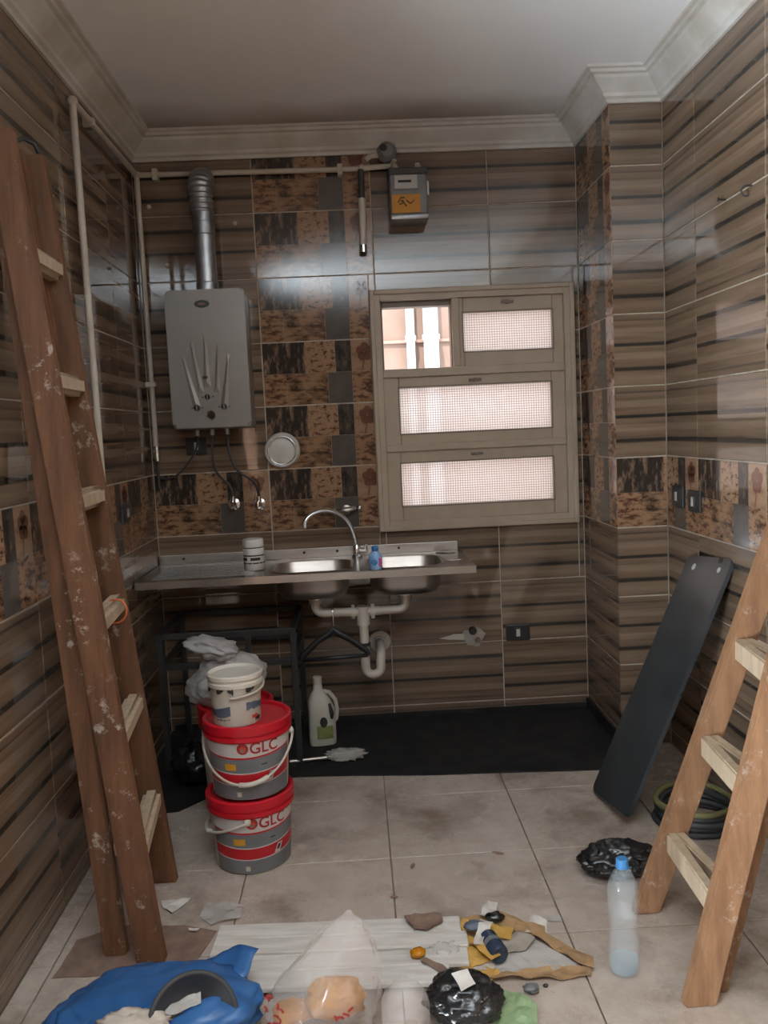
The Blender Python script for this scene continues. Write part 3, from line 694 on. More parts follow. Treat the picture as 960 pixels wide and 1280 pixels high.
bm = BM(); sheet(bm, [(.052*math.cos(a)*(1+.25*math.sin(3*a)), .045*math.sin(a)*(1+.2*math.cos(5*a))) for a in [2*math.pi*k/18 for k in range(18)]], 3, .012, .02, .003); ob = obj('plaster_patch', bm, 'paper_dirty', t, rot=(math.pi/2, 0, 0))
bm = BM(); lathe(bm, [(0, .022), (.017, .022), (.019, .012), (.022, .004), (0, .004)], 14, axis='Y', c=(-.004, 0, .032)); obj('pipe_cap', bm, 'ink', t)
bm = BM(); lathe(bm, [(0, .02), (.012, .02), (.015, .004), (0, .004)], 14, axis='Y', c=(.020, 0, -.015)); obj('plug', bm, 'card_brown', t)
bm = BM(); sheet(bm, [(-.17, 0), (-.05, -.012), (-.05, .016), (-.10, .02)], 9, .008, .02, .002); obj('plaster_smear', bm, 'pipe_cream', t, rot=(math.pi/2, 0, 0))
for y, z, lab in ((-1.317, 2.158, 'small metal hook screwed high into the right wall'), (-1.12, 2.165, 'rusty nail in the right wall next to the hook')):
    bm = BM()
    if y < -1.2: tube(bm, [(0, 0, 0), (-.02, 0, 0)] + [(-.02-.016*math.sin(math.radians(a)), 0, -.016+.016*math.cos(math.radians(a))) for a in range(0, 240, 30)], .003, 8)
    else: tube(bm, [(0, 0, 0), (-.025, 0, .003)], .003, 8); tube(bm, [(-.025, 0, .003), (-.027, 0, .003)], .007, 8)
    tag(obj('wall_hook' if y < -1.2 else 'nail', bm, 'black_metal', loc=(XW, y, z), smooth=True, angle=40), lab, 'hook' if y < -1.2 else 'nail')
for x, z, lab in ((.07, 2.51, 'pale wall plug in the tile left of the flue pipe'), (.462, 2.42, 'pale wall plug in the tile right of the flue pipe'), (.135, 2.24, 'pale wall plug above the top left of the heater')):
    bm = BM(); lathe(bm, [(0, .008), (.006, .008), (.010, .003), (.011, 0), (0, 0)], 10, axis='Y'); tag(obj('wall_plug', bm, 'cream_plastic', loc=(x, 0, z)), lab, 'wall plug')

# ------------------------------------------------------------------ black stand, hanger, mat
t = thing('metal_stand', 'black square-tube metal stand under the drainboard', 'stand', (.1, -.06, .006))
X0, X1, Y0, Y1 = .0, .565, -.46, .0; H = .60
for x in (X0, X1):
    for y in (Y0, Y1):
        bm = BM(); box(bm, x-.0125, x+.0125, y-.0125, y+.0125, 0, H, .002); obj('leg', bm, 'black_metal', t)
for z in (H-.0125, .455):
    for y in (Y0, Y1):
        bm = BM(); box(bm, X0+.0125, X1-.0125, y-.0125, y+.0125, z-.0125, z+.0125, .002); obj('rail', bm, 'black_metal', t)
    for x in (X0, X1):
        bm = BM(); box(bm, x-.0125, x+.0125, Y0+.0125, Y1-.0125, z-.0125, z+.0125, .002); obj('rail', bm, 'black_metal', t)
bm = BM(); box(bm, .36, .385, Y0-.012, Y0+.012, .468, H-.025, .002); obj('upright', bm, 'black_metal', t)
t = thing('clothes_hanger', 'black plastic clothes hanger hooked on the sink waste pipe', 'hanger', (.832, -.30, .40))
bm = BM(); tube(bm, [(-.150, 0, .0), (-.146, 0, .018), (-.075, 0, .085), (-.02, 0, .115), (0, 0, .135), (.02, 0, .115), (.075, 0, .085), (.146, 0, .026), (.150, 0, .008)], .011, 8, flat=1.7); obj('shoulders', bm, 'black_plastic', t, smooth=True)
bm = BM(); tube(bm, [(-.15, 0, .0), (.15, 0, .008)], .010, 8); obj('bar', bm, 'black_plastic', t, smooth=True)
bm = BM(); tube(bm, [(0, 0, .12), (0, 0, .185)] + [(.0, .024*(1-math.cos(math.radians(a))), .185+.052*math.sin(math.radians(a))) for a in range(20, 181, 20)] + [(0, .048, .178)], .0045, 8); obj('hook', bm, 'chrome', t, smooth=True)

bm = BM(); poly = [(.008, -.945), (.22, -.93), (.33, -.80), (.43, -.69), (.66, -.665), (.9, -.685), (1.2, -.725), (1.5, -.745), (1.9, -.775), (2.06, -.765), (2.062, -.008), (.008, -.008)]  # left end drawn deeper to take in a further black area
prism(bm, poly, .0, .005, 'Z'); mt = obj('base', bm, 'bitumen')
t = thing('bitumen_sheet', 'black bitumen waterproofing sheet covering the floor along the back wall', 'floor sheet')
mt.parent = t
bm = BM(); box(bm, 2.060, 2.072, -.50, -.01, .0, .055, .003); obj('upturn', bm, 'bitumen', t)
bm = BM(); box(bm, .02, 2.06, -.012, -.002, .0, .030, .003); obj('upturn', bm, 'bitumen', t)
# broken handle and clear wrap lying on the sheet
bm = BM(); tube(bm, [(0, 0, .012), (.19, .022, .014)], .008, 10); tag(obj('metal_rod', bm, 'steel_dark', loc=(.62, -.53, .005), smooth=True, angle=50), 'short dull metal rod lying on the black sheet', 'rod')
bm = BM(); blob(bm, .085, .05, .022, 11, .55, 2.4, 4); tag(obj('clear_wrap', bm, 'film_clear', loc=(.86, -.50, .005), smooth=True), 'crumpled clear wrap lying on the black sheet by the jug', 'plastic wrap')
bm = BM(); blob(bm, .09, .09, .09, 14, .35, 2.6, 4); tag(obj('black_bag', bm, 'bag_black', loc=(.24, -.66, .005), smooth=True), 'black plastic bag in the dark corner under the drainboard', 'bag')

# ------------------------------------------------------------------ detergent jug
t = thing('detergent_jug', 'off-white plastic jug with handle standing on the black sheet', 'jug', (.757, -.30, .0055), (0, 0, .15))
bm = BM(); hw = [(.0, .060), (.008, .063), (.10, .063), (.16, .061), (.20, .054), (.235, .036), (.255, .022), (.29, .019), (.30, .019)]
rings = []
for z, hx in hw:
    hy = min(.036, hx*.62+.004); rings.append([bm.verts.new((math.copysign(abs(math.cos(a))**.7, math.cos(a))*hx + (-.012 if z > .22 else -.012*max(0, (z-.16))/.06 if z > .16 else 0), math.copysign(abs(math.sin(a))**.7, math.sin(a))*hy, z)) for a in [2*math.pi*k/24 for k in range(24)]])
for A, B in zip(rings, rings[1:]):
    for i in range(24): bm.faces.new((A[i], A[(i+1) % 24], B[(i+1) % 24], B[i]))
bm.faces.new(rings[0]); bm.faces.new(rings[-1])
obj('body', bm, 'jug_white', t, smooth=True, angle=60)
bm = BM(); tube(bm, [(.012, 0, .245), (.038, 0, .238), (.066, 0, .20), (.072, 0, .15), (.066, 0, .11), (.055, 0, .10)], .010, 10); obj('handle', bm, 'jug_white', t, smooth=True)
bm = BM(); tube(bm, [(.034, -.0385, .195), (.043, -.0385, .15), (.042, -.0385, .125)], [.006, .010, .006], 8, flat=1); obj('grip_recess', bm, 'ink', t, smooth=True)
bm = BM(); lathe(bm, [(.0185, .285), (.021, .287), (.021, .314), (.018, .317), (0, .317)], 18, c=(-.012, 0, 0)); obj('cap', bm, 'jug_white', t, smooth=True, angle=40)
bm = BM(); box(bm, -.028, .046, -.0385, -.030, .032, .092, .002); lb = obj('label', bm, 'label_green', t)
bm = BM(); prism(bm, [(.017*math.cos(a)+.004, .024*math.sin(a)+.110) for a in [2*math.pi*k/16 for k in range(16)]], -.0395, -.034); obj('label_picture', bm, 'ink', lb)

# ------------------------------------------------------------------ paint buckets
def cyl_pt(R, a, z): return (R*math.sin(a), -R*math.cos(a), z)
def bucket(label, loc, rotz, hb, rb, rt, bail, logo=True, group='red-lidded paint buckets'):
    t = thing('paint_bucket', label, 'bucket', loc, (0, 0, rotz), group)
    bm = BM(); lathe(bm, [(0, 0), (rb-.006, 0), (rb, .006), (rt, hb*.80), (rt+.003, hb*.80), (rt+.003, hb*.84), (rt, hb*.84), (rt, hb*.93), (rt-.004, hb*.93), (0, hb*.92)], 40); obj('body', bm, 'tub_white', t, smooth=True, angle=30)
    R = lambda z: rb+(rt-rb)*z/(hb*.8)
    bm = BM(); L = rt+.010
    lathe(bm, [(rt+.0005, hb*.78), (L-.004, hb*.78), (L-.001, hb*.80), (L-.001, hb*.845), (L-.006, hb*.855), (L-.006, hb*.87), (L, hb*.88), (L, hb*.985), (L-.006, hb*1.0), (L-.014, hb*.995), (L-.02, hb*.955), (0, hb*.955)], 44)
    obj('lid', bm, 'red_plastic', t, smooth=True, angle=30)
    if logo:
        bm = BM(); a0, a1, n = -62, 78, 28
        lv = [(0.02, 2), (.20, 0), (.215, 1), (.36, 0), (.375, 2), (.56, 1), (.585, 0), (.775, 0)]
        def zz(f, a): return hb*(f + (.045*math.cos(a*1.1)-.045 if False else .03*(1-math.cos(a))) if .1 < f < .6 else hb*0+f)
        G = []
        for i in range(n+1):
            a = math.radians(a0+(a1-a0)*i/n); col = []
            for f, _ in lv:
                ff = f + (.07*(1-math.cos(a*1.1)) if .1 < f < .7 else 0); z = hb*min(ff, .775); col.append(bm.verts.new(cyl_pt(R(z)+.0012, a, z)))
            G.append(col)
        for i in range(n):
            for k in range(len(lv)-1): bm.faces.new((G[i][k], G[i+1][k], G[i+1][k+1], G[i][k+1])).material_index = lv[k][1]
        lb = obj('label', bm, ['label_white', 'label_red', 'label_grey'], t, smooth=True)
        vs, fs = text2d('GLC', .052); bm = BM(); zb = hb*.635; aa = math.radians(10)
        sub = [bm.verts.new((x, y, 0)) for x, y in vs]
        for f in fs:
            try: bm.faces.new([sub[i] for i in f])
            except ValueError: pass
        for v in bm.verts:
            z = zb+v.co.y; v.co = Vector(cyl_pt(R(z)+.0022, aa+v.co.x/rt, z))
        obj('logo_text', bm, 'letter_red', lb)
        bm = BM(); mi = 0
        for rr, m, ox, oz in ((.019, 0, 0, 0), (.011, 1, .001, -.003), (.006, 2, 0, -.006)):
            vsx = []
            for k in range(18):
                a = 2*math.pi*k/18; x = rr*math.cos(a)+ox; z = zb+.018+rr*math.sin(a)+oz
                vsx.append(bm.verts.new(cyl_pt(R(z)+.0022+.0004*m, math.radians(1)+x/rt, z)))
            bm.faces.new(vsx).material_index = m
        obj('logo_emblem', bm, ['letter_red', 'label_orange', 'label_grey'], lb)
        def patch(name, m, ang, fz, w, h, sh=0):
            bm = BM(); n = 6; A = []
            for i in range(n+1):
                x = -w/2+w*i/n; A.append([bm.verts.new(cyl_pt(R(hb*fz+s)+.0024, math.radians(ang)+(x+sh*s)/rt, hb*fz+s)) for s in (-h/2, h/2)])
            for i in range(n): bm.faces.new((A[i][0], A[i+1][0], A[i+1][1], A[i][1]))
            obj(name, bm, m, lb)
        patch('label_badge', 'label_yellow', -18, .46, .040, .022); patch('label_icon', 'label_white', 40, .30, .022, .030, .5); patch('label_icon', 'tub_white', -8, .09, .016, .016)
        patch('label_icon', 'ink', 40, .305, .012, .016, .5)
        patch('label_text', 'ink', 30, .475, .020, .004)
    ze = hb*.74; pts = []
    for k in range(25):
        b = -90+180*k/24; a = math.radians(b); z = ze-bail[1]*math.cos(a); pts.append(cyl_pt(R(max(z, .03))+.013+.004*math.cos(a), a+math.radians(bail[0]), z))
    bm = BM(); tube(bm, pts, .0045, 8); bl = obj('handle', bm, 'tub_white', t, smooth=True)
    i0 = bail[2]; bm = BM(); tube(bm, pts[i0:i0+6], .0085, 10); obj('grip', bm, 'cream_plastic', bl, smooth=True)
    for s in (-90, 90):
        p = Vector(cyl_pt(rt+.002, math.radians(s+bail[0]), ze)); bm = BM(); bmesh.ops.create_icosphere(bm, subdivisions=2, radius=.013); obj('lug', bm, 'cream_plastic', t, loc=p, smooth=True)
    return t
HB = .252
bucket('red-lidded paint bucket standing on the floor, bottom of the front stack', (.556, -1.315, 0), .12, HB, .125, .138, (-95, .06, 11))
bucket('red-lidded paint bucket with hanging handle, on top of another bucket', (.562, -1.315, HB), -.03, HB, .125, .138, (2, .125, 11))
bucket('taller red bucket behind the stack with a plastic bag on it', (.455, -.86, .0055), .5, .405, .125, .138, (60, .05, 11), logo=False)
# small paint tub
t = thing('paint_tub', 'small white paint tub with drips, on top of the stacked red buckets', 'tub', (.536, -1.355, 2*HB-.010), (0, 0, .1))
bm = BM(); lathe(bm, [(0, 0), (.074, 0), (.077, .004), (.084, .135), (.084, .15), (0, .15)], 36); bd = obj('body', bm, 'tub_white', t, smooth=True, angle=30)
bm = BM(); lathe(bm, [(.085, .128), (.089, .130), (.089, .142), (.086, .145), (.086, .152), (.091, .155), (.091, .166), (.086, .170), (.080, .164), (.076, .161), (0, .161)], 36); obj('lid', bm, 'cream_plastic', t, smooth=True, angle=30)
def band_on(parent, name, m, Rf, lo, hi, a0, a1, seed, n=40):
    bm = BM(); A = []
    for i in range(n+1):
        a = math.radians(a0+(a1-a0)*i/n); j = noise.noise(Vector((i*.35, seed, 0)))*.008
        A.append([bm.verts.new(cyl_pt(Rf(z)+.0012, a, z)) for z in (lo(a)+j, hi(a)-j*.5)])
    for i in range(n): bm.faces.new((A[i][0], A[i+1][0], A[i+1][1], A[i][1]))
    return obj(name, bm, m, parent, smooth=True)
RT = lambda z: .077+.007*z/.135
band_on(bd, 'label_band', 'label_navy', RT, lambda a: .045+.012*math.sin(a*2), lambda a: .072+.012*math.sin(a*2+.6), -80, -12, 1, 20)
band_on(bd, 'label_band', 'label_navy', RT, lambda a: .045+.010*math.sin(a*2), lambda a: .070+.010*math.sin(a*2+.6), 25, 85, 2, 20)
band_on(bd, 'label_band', 'label_grey', RT, lambda a: .026, lambda a: .036+.012*math.sin(a*2), -80, -14, 3, 20)
band_on(bd, 'label_mark', 'label_orange', RT, lambda a: .022, lambda a: .034, 40, 58, 4, 6)
band_on(bd, 'label_mark', 'ink', RT, lambda a: .012, lambda a: .026, 50, 68, 5, 6)
RL = lambda z: .0885
for k, (a0, a1) in enumerate(((-75, -48), (-40, -22), (-14, -2), (24, 46))):
    band_on(bd, 'paint_drip', 'ink', RL, lambda a, k=k: .122-.008*math.sin(a*9+k), lambda a: .129, a0, a1, 6+k, 12)
bm = BM(); tube(bm, [cyl_pt(.092, math.radians(b), .128-.03*math.cos(math.radians(b*.5+30))) for b in range(-10, 111, 10)], .004, 8); obj('handle', bm, 'tub_white', t, smooth=True)
# plastic bag with contents on the taller bucket
t = thing('white_plastic_bag', 'crumpled white plastic bag of rubbish on the taller red bucket', 'bag', (.43, -.86, .40))
def sh(q): q.x += .02*math.sin(q.z*25); return q
bm = BM(); blob(bm, .145, .10, .115, 21, .22, 1.8, 5, shape=sh); obj('bag', bm, 'bag_white', t, smooth=True)
bm = BM(); blob(bm, .10, .07, .04, 25, .45, 2.2, 4, floor=False); obj('bag_mouth', bm, 'bag_white', t, loc=(-.05, -.02, .195), rot=(0, .25, 0), smooth=True)
bm = BM(); blob(bm, .035, .02, .025, 4, .2, 2, 3); obj('red_content', bm, 'label_red', t, loc=(.02, -.105, .115), rot=(0, .5, 0), smooth=True)
bm = BM(); blob(bm, .06, .02, .02, 8, .3, 3, 3); obj('navy_content', bm, 'label_navy', t, loc=(.075, -.095, .085), rot=(0, .35, 0), smooth=True)

# ------------------------------------------------------------------ ladders
def board(bm, a, b, wx, wy, mi=0):
    """straight rail: cross-section wx along X (offset from a.x to a.x+wx), wy along Y"""
    a, b = Vector(a), Vector(b); vs = []
    for p in (a, b):
        vs.append([bm.verts.new((p.x+dx, p.y+dy, p.z)) for dx, dy in ((0, 0), (wx, 0), (wx, wy), (0, wy))])
    A, B = vs; fs = [bm.faces.new(A), bm.faces.new(B[::-1])] + [bm.faces.new((A[i], B[i], B[(i+1) % 4], A[(i+1) % 4])) for i in range(4)]
    bmesh.ops.bevel(bm, geom=list({e for f in fs for e in f.edges}), offset=.004, segments=2, affect='EDGES')
def lerp(a, b, u): return Vector(a).lerp(Vector(b), u)
def ladder(label, base, H, frames, rungs, woods, edge, rw):
    t = thing('wooden_ladder', label, 'ladder', base, group='wooden folding ladders'); o0 = Vector(base)
    for fi, (n0, n1, f0, f1, wx, ty) in enumerate(frames):      # near rail bottom/top, far rail bottom/top (left-face corner), board width, thickness
        for a, b in ((n0, n1), (f0, f1)):
            bm = BM(); board(bm, Vector(a)-o0, Vector(b)-o0, wx, ty); obj('rail', bm, woods[fi], t)
        for z in rungs:
            u = z/H; a, b = lerp(n0, n1, u), lerp(f0, f1, u); x_in = wx*rw[0]
            bm = BM(); q0, q1 = Vector((a.x+x_in, a.y+ty*.3, z)), Vector((b.x+x_in, b.y+ty*.7, z)); vs = []
            for p in (q0, q1): vs.append([bm.verts.new((p.x+dx-o0.x, p.y-o0.y, p.z+dz-o0.z)) for dx, dz in ((0, -rw[2]/2), (rw[1], -rw[2]/2), (rw[1], rw[2]/2), (0, rw[2]/2))])
            A, B = vs; fs = [bm.faces.new(A), bm.faces.new(B[::-1])] + [bm.faces.new((A[i], B[i], B[(i+1) % 4], A[(i+1) % 4])) for i in range(4)]
            bmesh.ops.bevel(bm, geom=list({e for f in fs for e in f.edges}), offset=rw[3], segments=3, affect='EDGES')
            obj('rung', bm, edge, t, smooth=True, angle=50)
    return t
HL = 2.27
lad = ladder('tall paint-spattered brown wooden ladder leaning on the left wall', (.28, -1.65, 0), HL, [
    ((.300, -1.885, 0), (.026, -1.745, HL), (.244, -1.46, 0), (.030, -1.53, HL), .078, .034),
    ((.200, -1.842, 0), (.008, -1.705, HL), (.172, -1.52, 0), (.008, -1.572, HL), .062, .034)],
    [.29, .61, .93, 1.27, 1.60, 1.94], ['wood_brown', 'wood_brown'], 'wood_rung', (.25, .055, .06, .014))
bm = BM(); tube(bm, [Vector(p)-Vector((.28, -1.65, 0)) for p in ((.035, -1.53, 2.26), (.035, -1.535, 2.30), (.055, -1.53, 2.315), (.085, -1.52, 2.30), (.10, -1.51, 2.26))], .007, 8); obj('iron_hook', bm, 'black_metal', lad, smooth=True)
bm = BM(); P = [(.034*math.cos(a), .022*math.sin(a)*.4, .034*math.sin(a)) for a in [2*math.pi*k/18 for k in range(18)]]; tube(bm, P, .003, 6, closed=True); obj('orange_tie', bm, 'orange_cord', lad, loc=(.235-.28, -1.60+1.65, .93), smooth=True)
HR = 1.40
ladder('orange wooden ladder leaning on the right wall in the foreground', (1.8, -2.0, 0), HR, [
    ((1.700, -2.205, 0), (2.124, -2.085, HR), (1.706, -1.805, 0), (2.190, -1.86, HR), .078, .036),
    ((1.772, -2.160, 0), (2.200, -2.045, HR), (1.732, -1.768, 0), (2.216, -1.823, HR), .052, .030)],
    [.215, .50, .775, 1.05, 1.28], ['wood_orange', 'wood_orange'], 'wood_rung', (.30, .030, .062, .005))

# ------------------------------------------------------------------ black panel leaning on the right wall
A = Vector((1.815, -.978, 0)); Bv = Vector((1.830, -1.290, 0)); T_ = Vector((2.262, -.835, .868))
ex = (T_-A); L = ex.length; ex.normalize(); ey = (Bv-A); ey = (ey-ex*ey.dot(ex)).normalized(); ez = ex.cross(ey)
t = thing('leaning_board', 'long black glossy panel leaning against the right wall', 'panel', A)
t.matrix_world = Matrix(((ex.x, ey.x, ez.x, A.x), (ex.y, ey.y, ez.y, A.y), (ex.z, ey.z, ez.z, A.z+.012), (0, 0, 0, 1)))
sgn = 1 if ez.x < 0 else -1
Wp = .325; bm = BM(); prism(bm, rrect(.0, L, 0, Wp, .022), 0, -.016*sgn, 'Z'); bmesh.ops.bevel(bm, geom=[e for e in bm.edges if abs(e.verts[0].co.z-e.verts[1].co.z) < 1e-5], offset=.003, segments=2, affect='EDGES'); obj('board', bm, 'black_panel', t, smooth=True, angle=40)
bm = BM(); box(bm, .004, L-.03, .0, .020, *sorted((-.016*sgn, -.046*sgn)), .003); obj('side_flange', bm, 'black_metal', t)
bm = BM(); box(bm, -.003, .0, .03, Wp-.03, *sorted((-.004*sgn, -.014*sgn))); obj('worn_edge', bm, 'white_scrape', t)
for x, y, r in ((L-.045, .075, .013), (L-.05, .262, .011)):
    bm = BM(); lathe(bm, [(0, .0025*sgn), (r*.6, .0025*sgn), (r, .0008*sgn), (r, -.001*sgn)], 16, c=(x, y, 0)); obj('screw_head', bm, 'white_scrape', t)
bm = BM(); prism(bm, rrect(L-.022, L+.0005, .235, .262, .006, 3), .0008*sgn, -.0165*sgn, 'Z'); obj('notch', bm, 'ink', t)

# ------------------------------------------------------------------ coil of cable, bags and bottle on the right
t = thing('cable_coil', 'coil of dark cable on the floor behind the right ladder', 'cable coil', (2.10, -1.27, 0))
for k in range(5):
    bm = BM(); r = .13-.008*(k % 2); P = [((r+.006*math.sin(3*a+k))*math.cos(a), (r+.006*math.cos(2*a+k))*math.sin(a), .012+.019*k) for a in [2*math.pi*i/32 for i in range(32)]]
    tube(bm, P, .011, 8, closed=True); obj('loop', bm, 'cable_green' if k == 4 else 'dark_rubber', t, smooth=True)
bm = BM(); blob(bm, .115, .075, .055, 31, .30, 1.7, 5); tag(obj('black_rubbish_bag', bm, 'bag_black', loc=(1.735, -1.56, 0), smooth=True), 'crumpled glossy black bag on the floor beside the right ladder', 'bag')
t = thing('water_bottle', 'clear plastic water bottle with blue cap standing by the right ladder', 'bottle', (1.600, -2.05, 0))
bm = BM(); prof = [(0, .006), (.026, .0), (.036, .006), (.0395, .022), (.0395, .05), (.037, .056), (.0395, .062), (.0395, .085), (.0345, .10), (.0335, .13), (.0375, .155), (.0395, .17), (.037, .178), (.0395, .186), (.037, .194), (.0395, .202), (.0395, .222), (.036, .243), (.026, .266), (.016, .282), (.0135, .288), (.0135, .298)]
lathe(bm, prof, 32); obj('body', bm, 'bottle_clear', t, smooth=True)
bm = BM(); lathe(bm, [(.0145, .284), (.0175, .285), (.0175, .288), (.0155, .289), (.0155, .306), (.0135, .308), (0, .308)], 20); obj('cap', bm, 'cap_blue', t, smooth=True, angle=40)
bm = BM(); lathe(bm, [(0, .007), (.026, .003), (.034, .008), (.0375, .022), (.0375, .038), (0, .038)], 28); obj('water', bm, 'water', t, smooth=True, angle=50)
bm = BM(); A_ = []
for k in range(11):
    a = math.radians(-25+k*9); A_.append([bm.verts.new(cyl_pt(.0402+.002*math.sin(k*2.1), a, z+.006*math.sin(k*1.7))) for z in (.168, .192, .214)])
for k in range(10):
    for j in (0, 1): bm.faces.new((A_[k][j], A_[k+1][j], A_[k+1][j+1], A_[k][j+1]))
obj('torn_label', bm, 'bottle_clear', t, smooth=True)

# ------------------------------------------------------------------ rubbish in the foreground
def scrap(name, label, cat, m, loc, poly, seed, rot=0, amp=.012, thick=.0012, curl=0, step=.02, rx=0):
    bm = BM(); sheet(bm, poly, seed, amp, step, thick, curl=curl); return tag(obj(name, bm, m, loc=loc, rot=(rx, 0, rot)), label, cat)
# white slatted board lying on the floor
t = thing('slatted_board', 'white slatted wooden board lying flat on the floor', 'board', (.85, -1.925, 0), (0, 0, -.045))
for x in (-.26, .0, .26):
    bm = BM(); box(bm, x-.02, x+.02, -.145, .145, 0, .016); obj('batten', bm, 'wood_pale', t)
for k, (a, b) in enumerate(((-.345, .345), (-.345, .36), (-.345, .355), (-.34, .30))):
    y = .110-k*.0745; bm = BM(); box(bm, a, b, y-.0345, y+.0345, .016, .029+.002*(k % 2), .003); obj('slat', bm, 'slat_white', t)
# blue bag with things in it
t = thing('blue_plastic_bag', 'open blue plastic bag in the foreground left corner', 'bag', (.42, -2.17, 0))
def drape(q):
    z = q.z+.10; q.z *= (.62+.55*max(0, min(1, (q.x+.02)/.2)))*(1-.25*max(0, -q.y)/.2); return q
bm = BM(); blob(bm, .245, .19, .075, 42, .22, 1.7, 5, shape=drape); obj('bag', bm, 'bag_blue', t, smooth=True)
bm = BM(); sheet(bm, [(-.10, -.03), (-.03, -.07), (.07, -.06), (.12, .0), (.06, .045), (-.05, .04)], 41, .03, .02, .001); obj('bag_flap', bm, 'bag_blue', t, loc=(.13, .10, .085), rot=(.25, -.25, .3), smooth=True)
bm = BM(); blob(bm, .085, .05, .030, 44, .45, 2.6, 4); tag(obj('crumpled_cloth', bm, 'cloth', loc=(.40, -2.30, .095), smooth=True), 'crumpled cream cloth on top of the blue bag', 'cloth')
t = thing('plastic_dish', 'black round plastic lid tilted out of the blue bag', 'lid', (.535, -2.275, .105), (1.0, .45, .15))
bm = BM(); lathe(bm, [(0, -.03), (.05, -.028), (.078, -.015), (.090, .0), (.097, .004), (.100, .0), (.097, -.006), (.080, -.022), (.05, -.034), (0, -.036)], 32); obj('dish', bm, 'black_plastic', t, smooth=True, angle=50)
bm = BM(); tube(bm, [(.099*math.cos(a), .099*math.sin(a), .002) for a in [2*math.pi*k/36 for k in range(36)]], .006, 8, closed=True); obj('rim', bm, 'dark_rubber', t, smooth=True)
scrap('grey_film', 'strip of grey clear film sticking up beside the black lid', 'film', 'film_clear', (.49, -2.24, .13), [(-.04, -.03), (.05, -.02), (.06, .03), (-.02, .04)], 6, .3, .03, rx=.5)
# clear bag with red print and yellow contents
t = thing('clear_plastic_bag', 'clear plastic bag with red print and something yellow inside', 'bag', (.822, -2.185, 0))
def peak(q):
    z = q.z+.155; k = max(.12, 1.0-.5*max(0, z-.05)/.22); q.x = q.x*k+.075*max(0, z-.1)/.2; q.y *= k; return q
bm = BM(); blob(bm, .160, .12, .155, 52, .20, 1.8, 5, shape=peak); bgm = obj('bag', bm, 'bag_clear', t, smooth=True)
bm = BM(); blob(bm, .070, .050, .045, 9, .35, 2.2, 4); obj('yellow_content', bm, 'yellow_thing', t, loc=(.035, -.01, .05), smooth=True)
bm = BM(); blob(bm, .050, .04, .022, 10, .35, 2.2, 3); obj('yellow_content', bm, 'yellow_thing', t, loc=(-.07, -.01, .035), smooth=True)
bm = BM()
for k in range(26):        # illegible red print, little strokes lying on the bag skin
    if k < 13: x, z = -.128+.045*random.random(), .05+.10*k/13
    else: x, z = -.07+.155*(k-13)/13, .055+.055*(k-13)/13+.012*random.random()
    y = -.128*math.sqrt(max(.1, 1-(x/.16)**2))*(1-.55*max(0, z-.05)/.25)-.004
    a = random.random()*3.1; s = .007
    tube(bm, [(x-s*math.cos(a), y, z-s*math.sin(a)), (x+s*.3, y-.001, z+s*.4), (x+s*math.cos(a), y, z+s*math.sin(a))], .0026, 5)
obj('red_print', bm, 'letter_red', bgm)
bm = BM(); blob(bm, .058, .055, .066, 61, .18, 1.7, 4); tag(obj('small_clear_bag', bm, 'bag_clear', loc=(1.022, -2.205, 0), smooth=True), 'small shiny clear bag between the printed bag and black bag', 'bag')
bm = BM(); blob(bm, .095, .08, .05, 71, .28, 1.6, 5); tag(obj('black_plastic_bag', bm, 'bag_black', loc=(1.165, -2.165, 0), smooth=True), 'crumpled black bag among the scraps in the front middle', 'bag')
scrap('paper_square', 'small beige paper square lying on the front black bag', 'paper', 'paper', (1.165, -2.185, .098), [(-.024, -.026), (.022, -.022), (.026, .02), (-.018, .026)], 12, .5, .004, rx=.35)
scrap('green_paper', 'pale green paper sheet beside the front black bag', 'paper', 'green_paper', (1.285, -2.165, .0), [(-.06, -.09), (.045, -.08), (.06, -.01), (.025, .055), (-.02, .075), (-.045, .06)], 13, 0, .02)
# torn box pieces and other scraps
scrap('plastic_film', 'shiny clear plastic film spread over the tiles among the cardboard', 'film', 'film_clear', (1.36, -1.985, 0), [(-.10, -.05), (.11, -.055), (.13, -.03), (.03, .09), (-.05, .09), (-.11, .02)], 15, 0, .010)
scrap('cardboard_strip', 'long brown cardboard strip at the right edge of the scraps', 'cardboard', 'card', (1.45, -1.965, .0), [(-.062, .080), (-.040, .10), (.03, .035), (.078, -.045), (.070, -.085), (.035, -.055), (-.01, .02)], 16, 0, .016, .002, curl=.012)
scrap('cardboard_strip', 'tan cardboard flap along the front of the clear film', 'cardboard', 'card', (1.375, -2.045, .0), [(-.15, -.012), (.05, -.030), (.135, -.022), (.14, .004), (.05, .028), (-.05, .014)], 17, .02, .016, .002, curl=.010)
scrap('cardboard_piece', 'yellow torn carton piece left of the dark blue can', 'cardboard', 'card_yellow', (1.215, -1.925, .0), [(-.055, .06), (-.005, .085), (.035, -.01), (.045, -.07), (-.01, -.085), (-.03, -.02)], 18, 0, .03, .002)
scrap('cardboard_piece', 'yellow carton strip slanting across the middle of the scraps', 'cardboard', 'card_yellow', (1.27, -1.86, .012), [(-.08, .03), (-.05, .06), (.075, -.01), (.05, -.06)], 19, .2, .03, .002)
scrap('cardboard_piece', 'orange-brown crumpled carton piece behind the front black bag', 'cardboard', 'card_yellow', (1.215, -2.035, .0), [(-.05, .0), (-.02, .035), (.03, .03), (.06, -.01), (.02, -.035), (-.03, -.03)], 20, 0, .035, .002)
scrap('cardboard_piece', 'brown carton strip at the top of the scrap pile', 'cardboard', 'card', (1.21, -1.785, .0), [(-.08, .02), (.06, .015), (.085, -.015), (-.02, -.02), (-.07, -.01)], 21, 0, .015, .003)
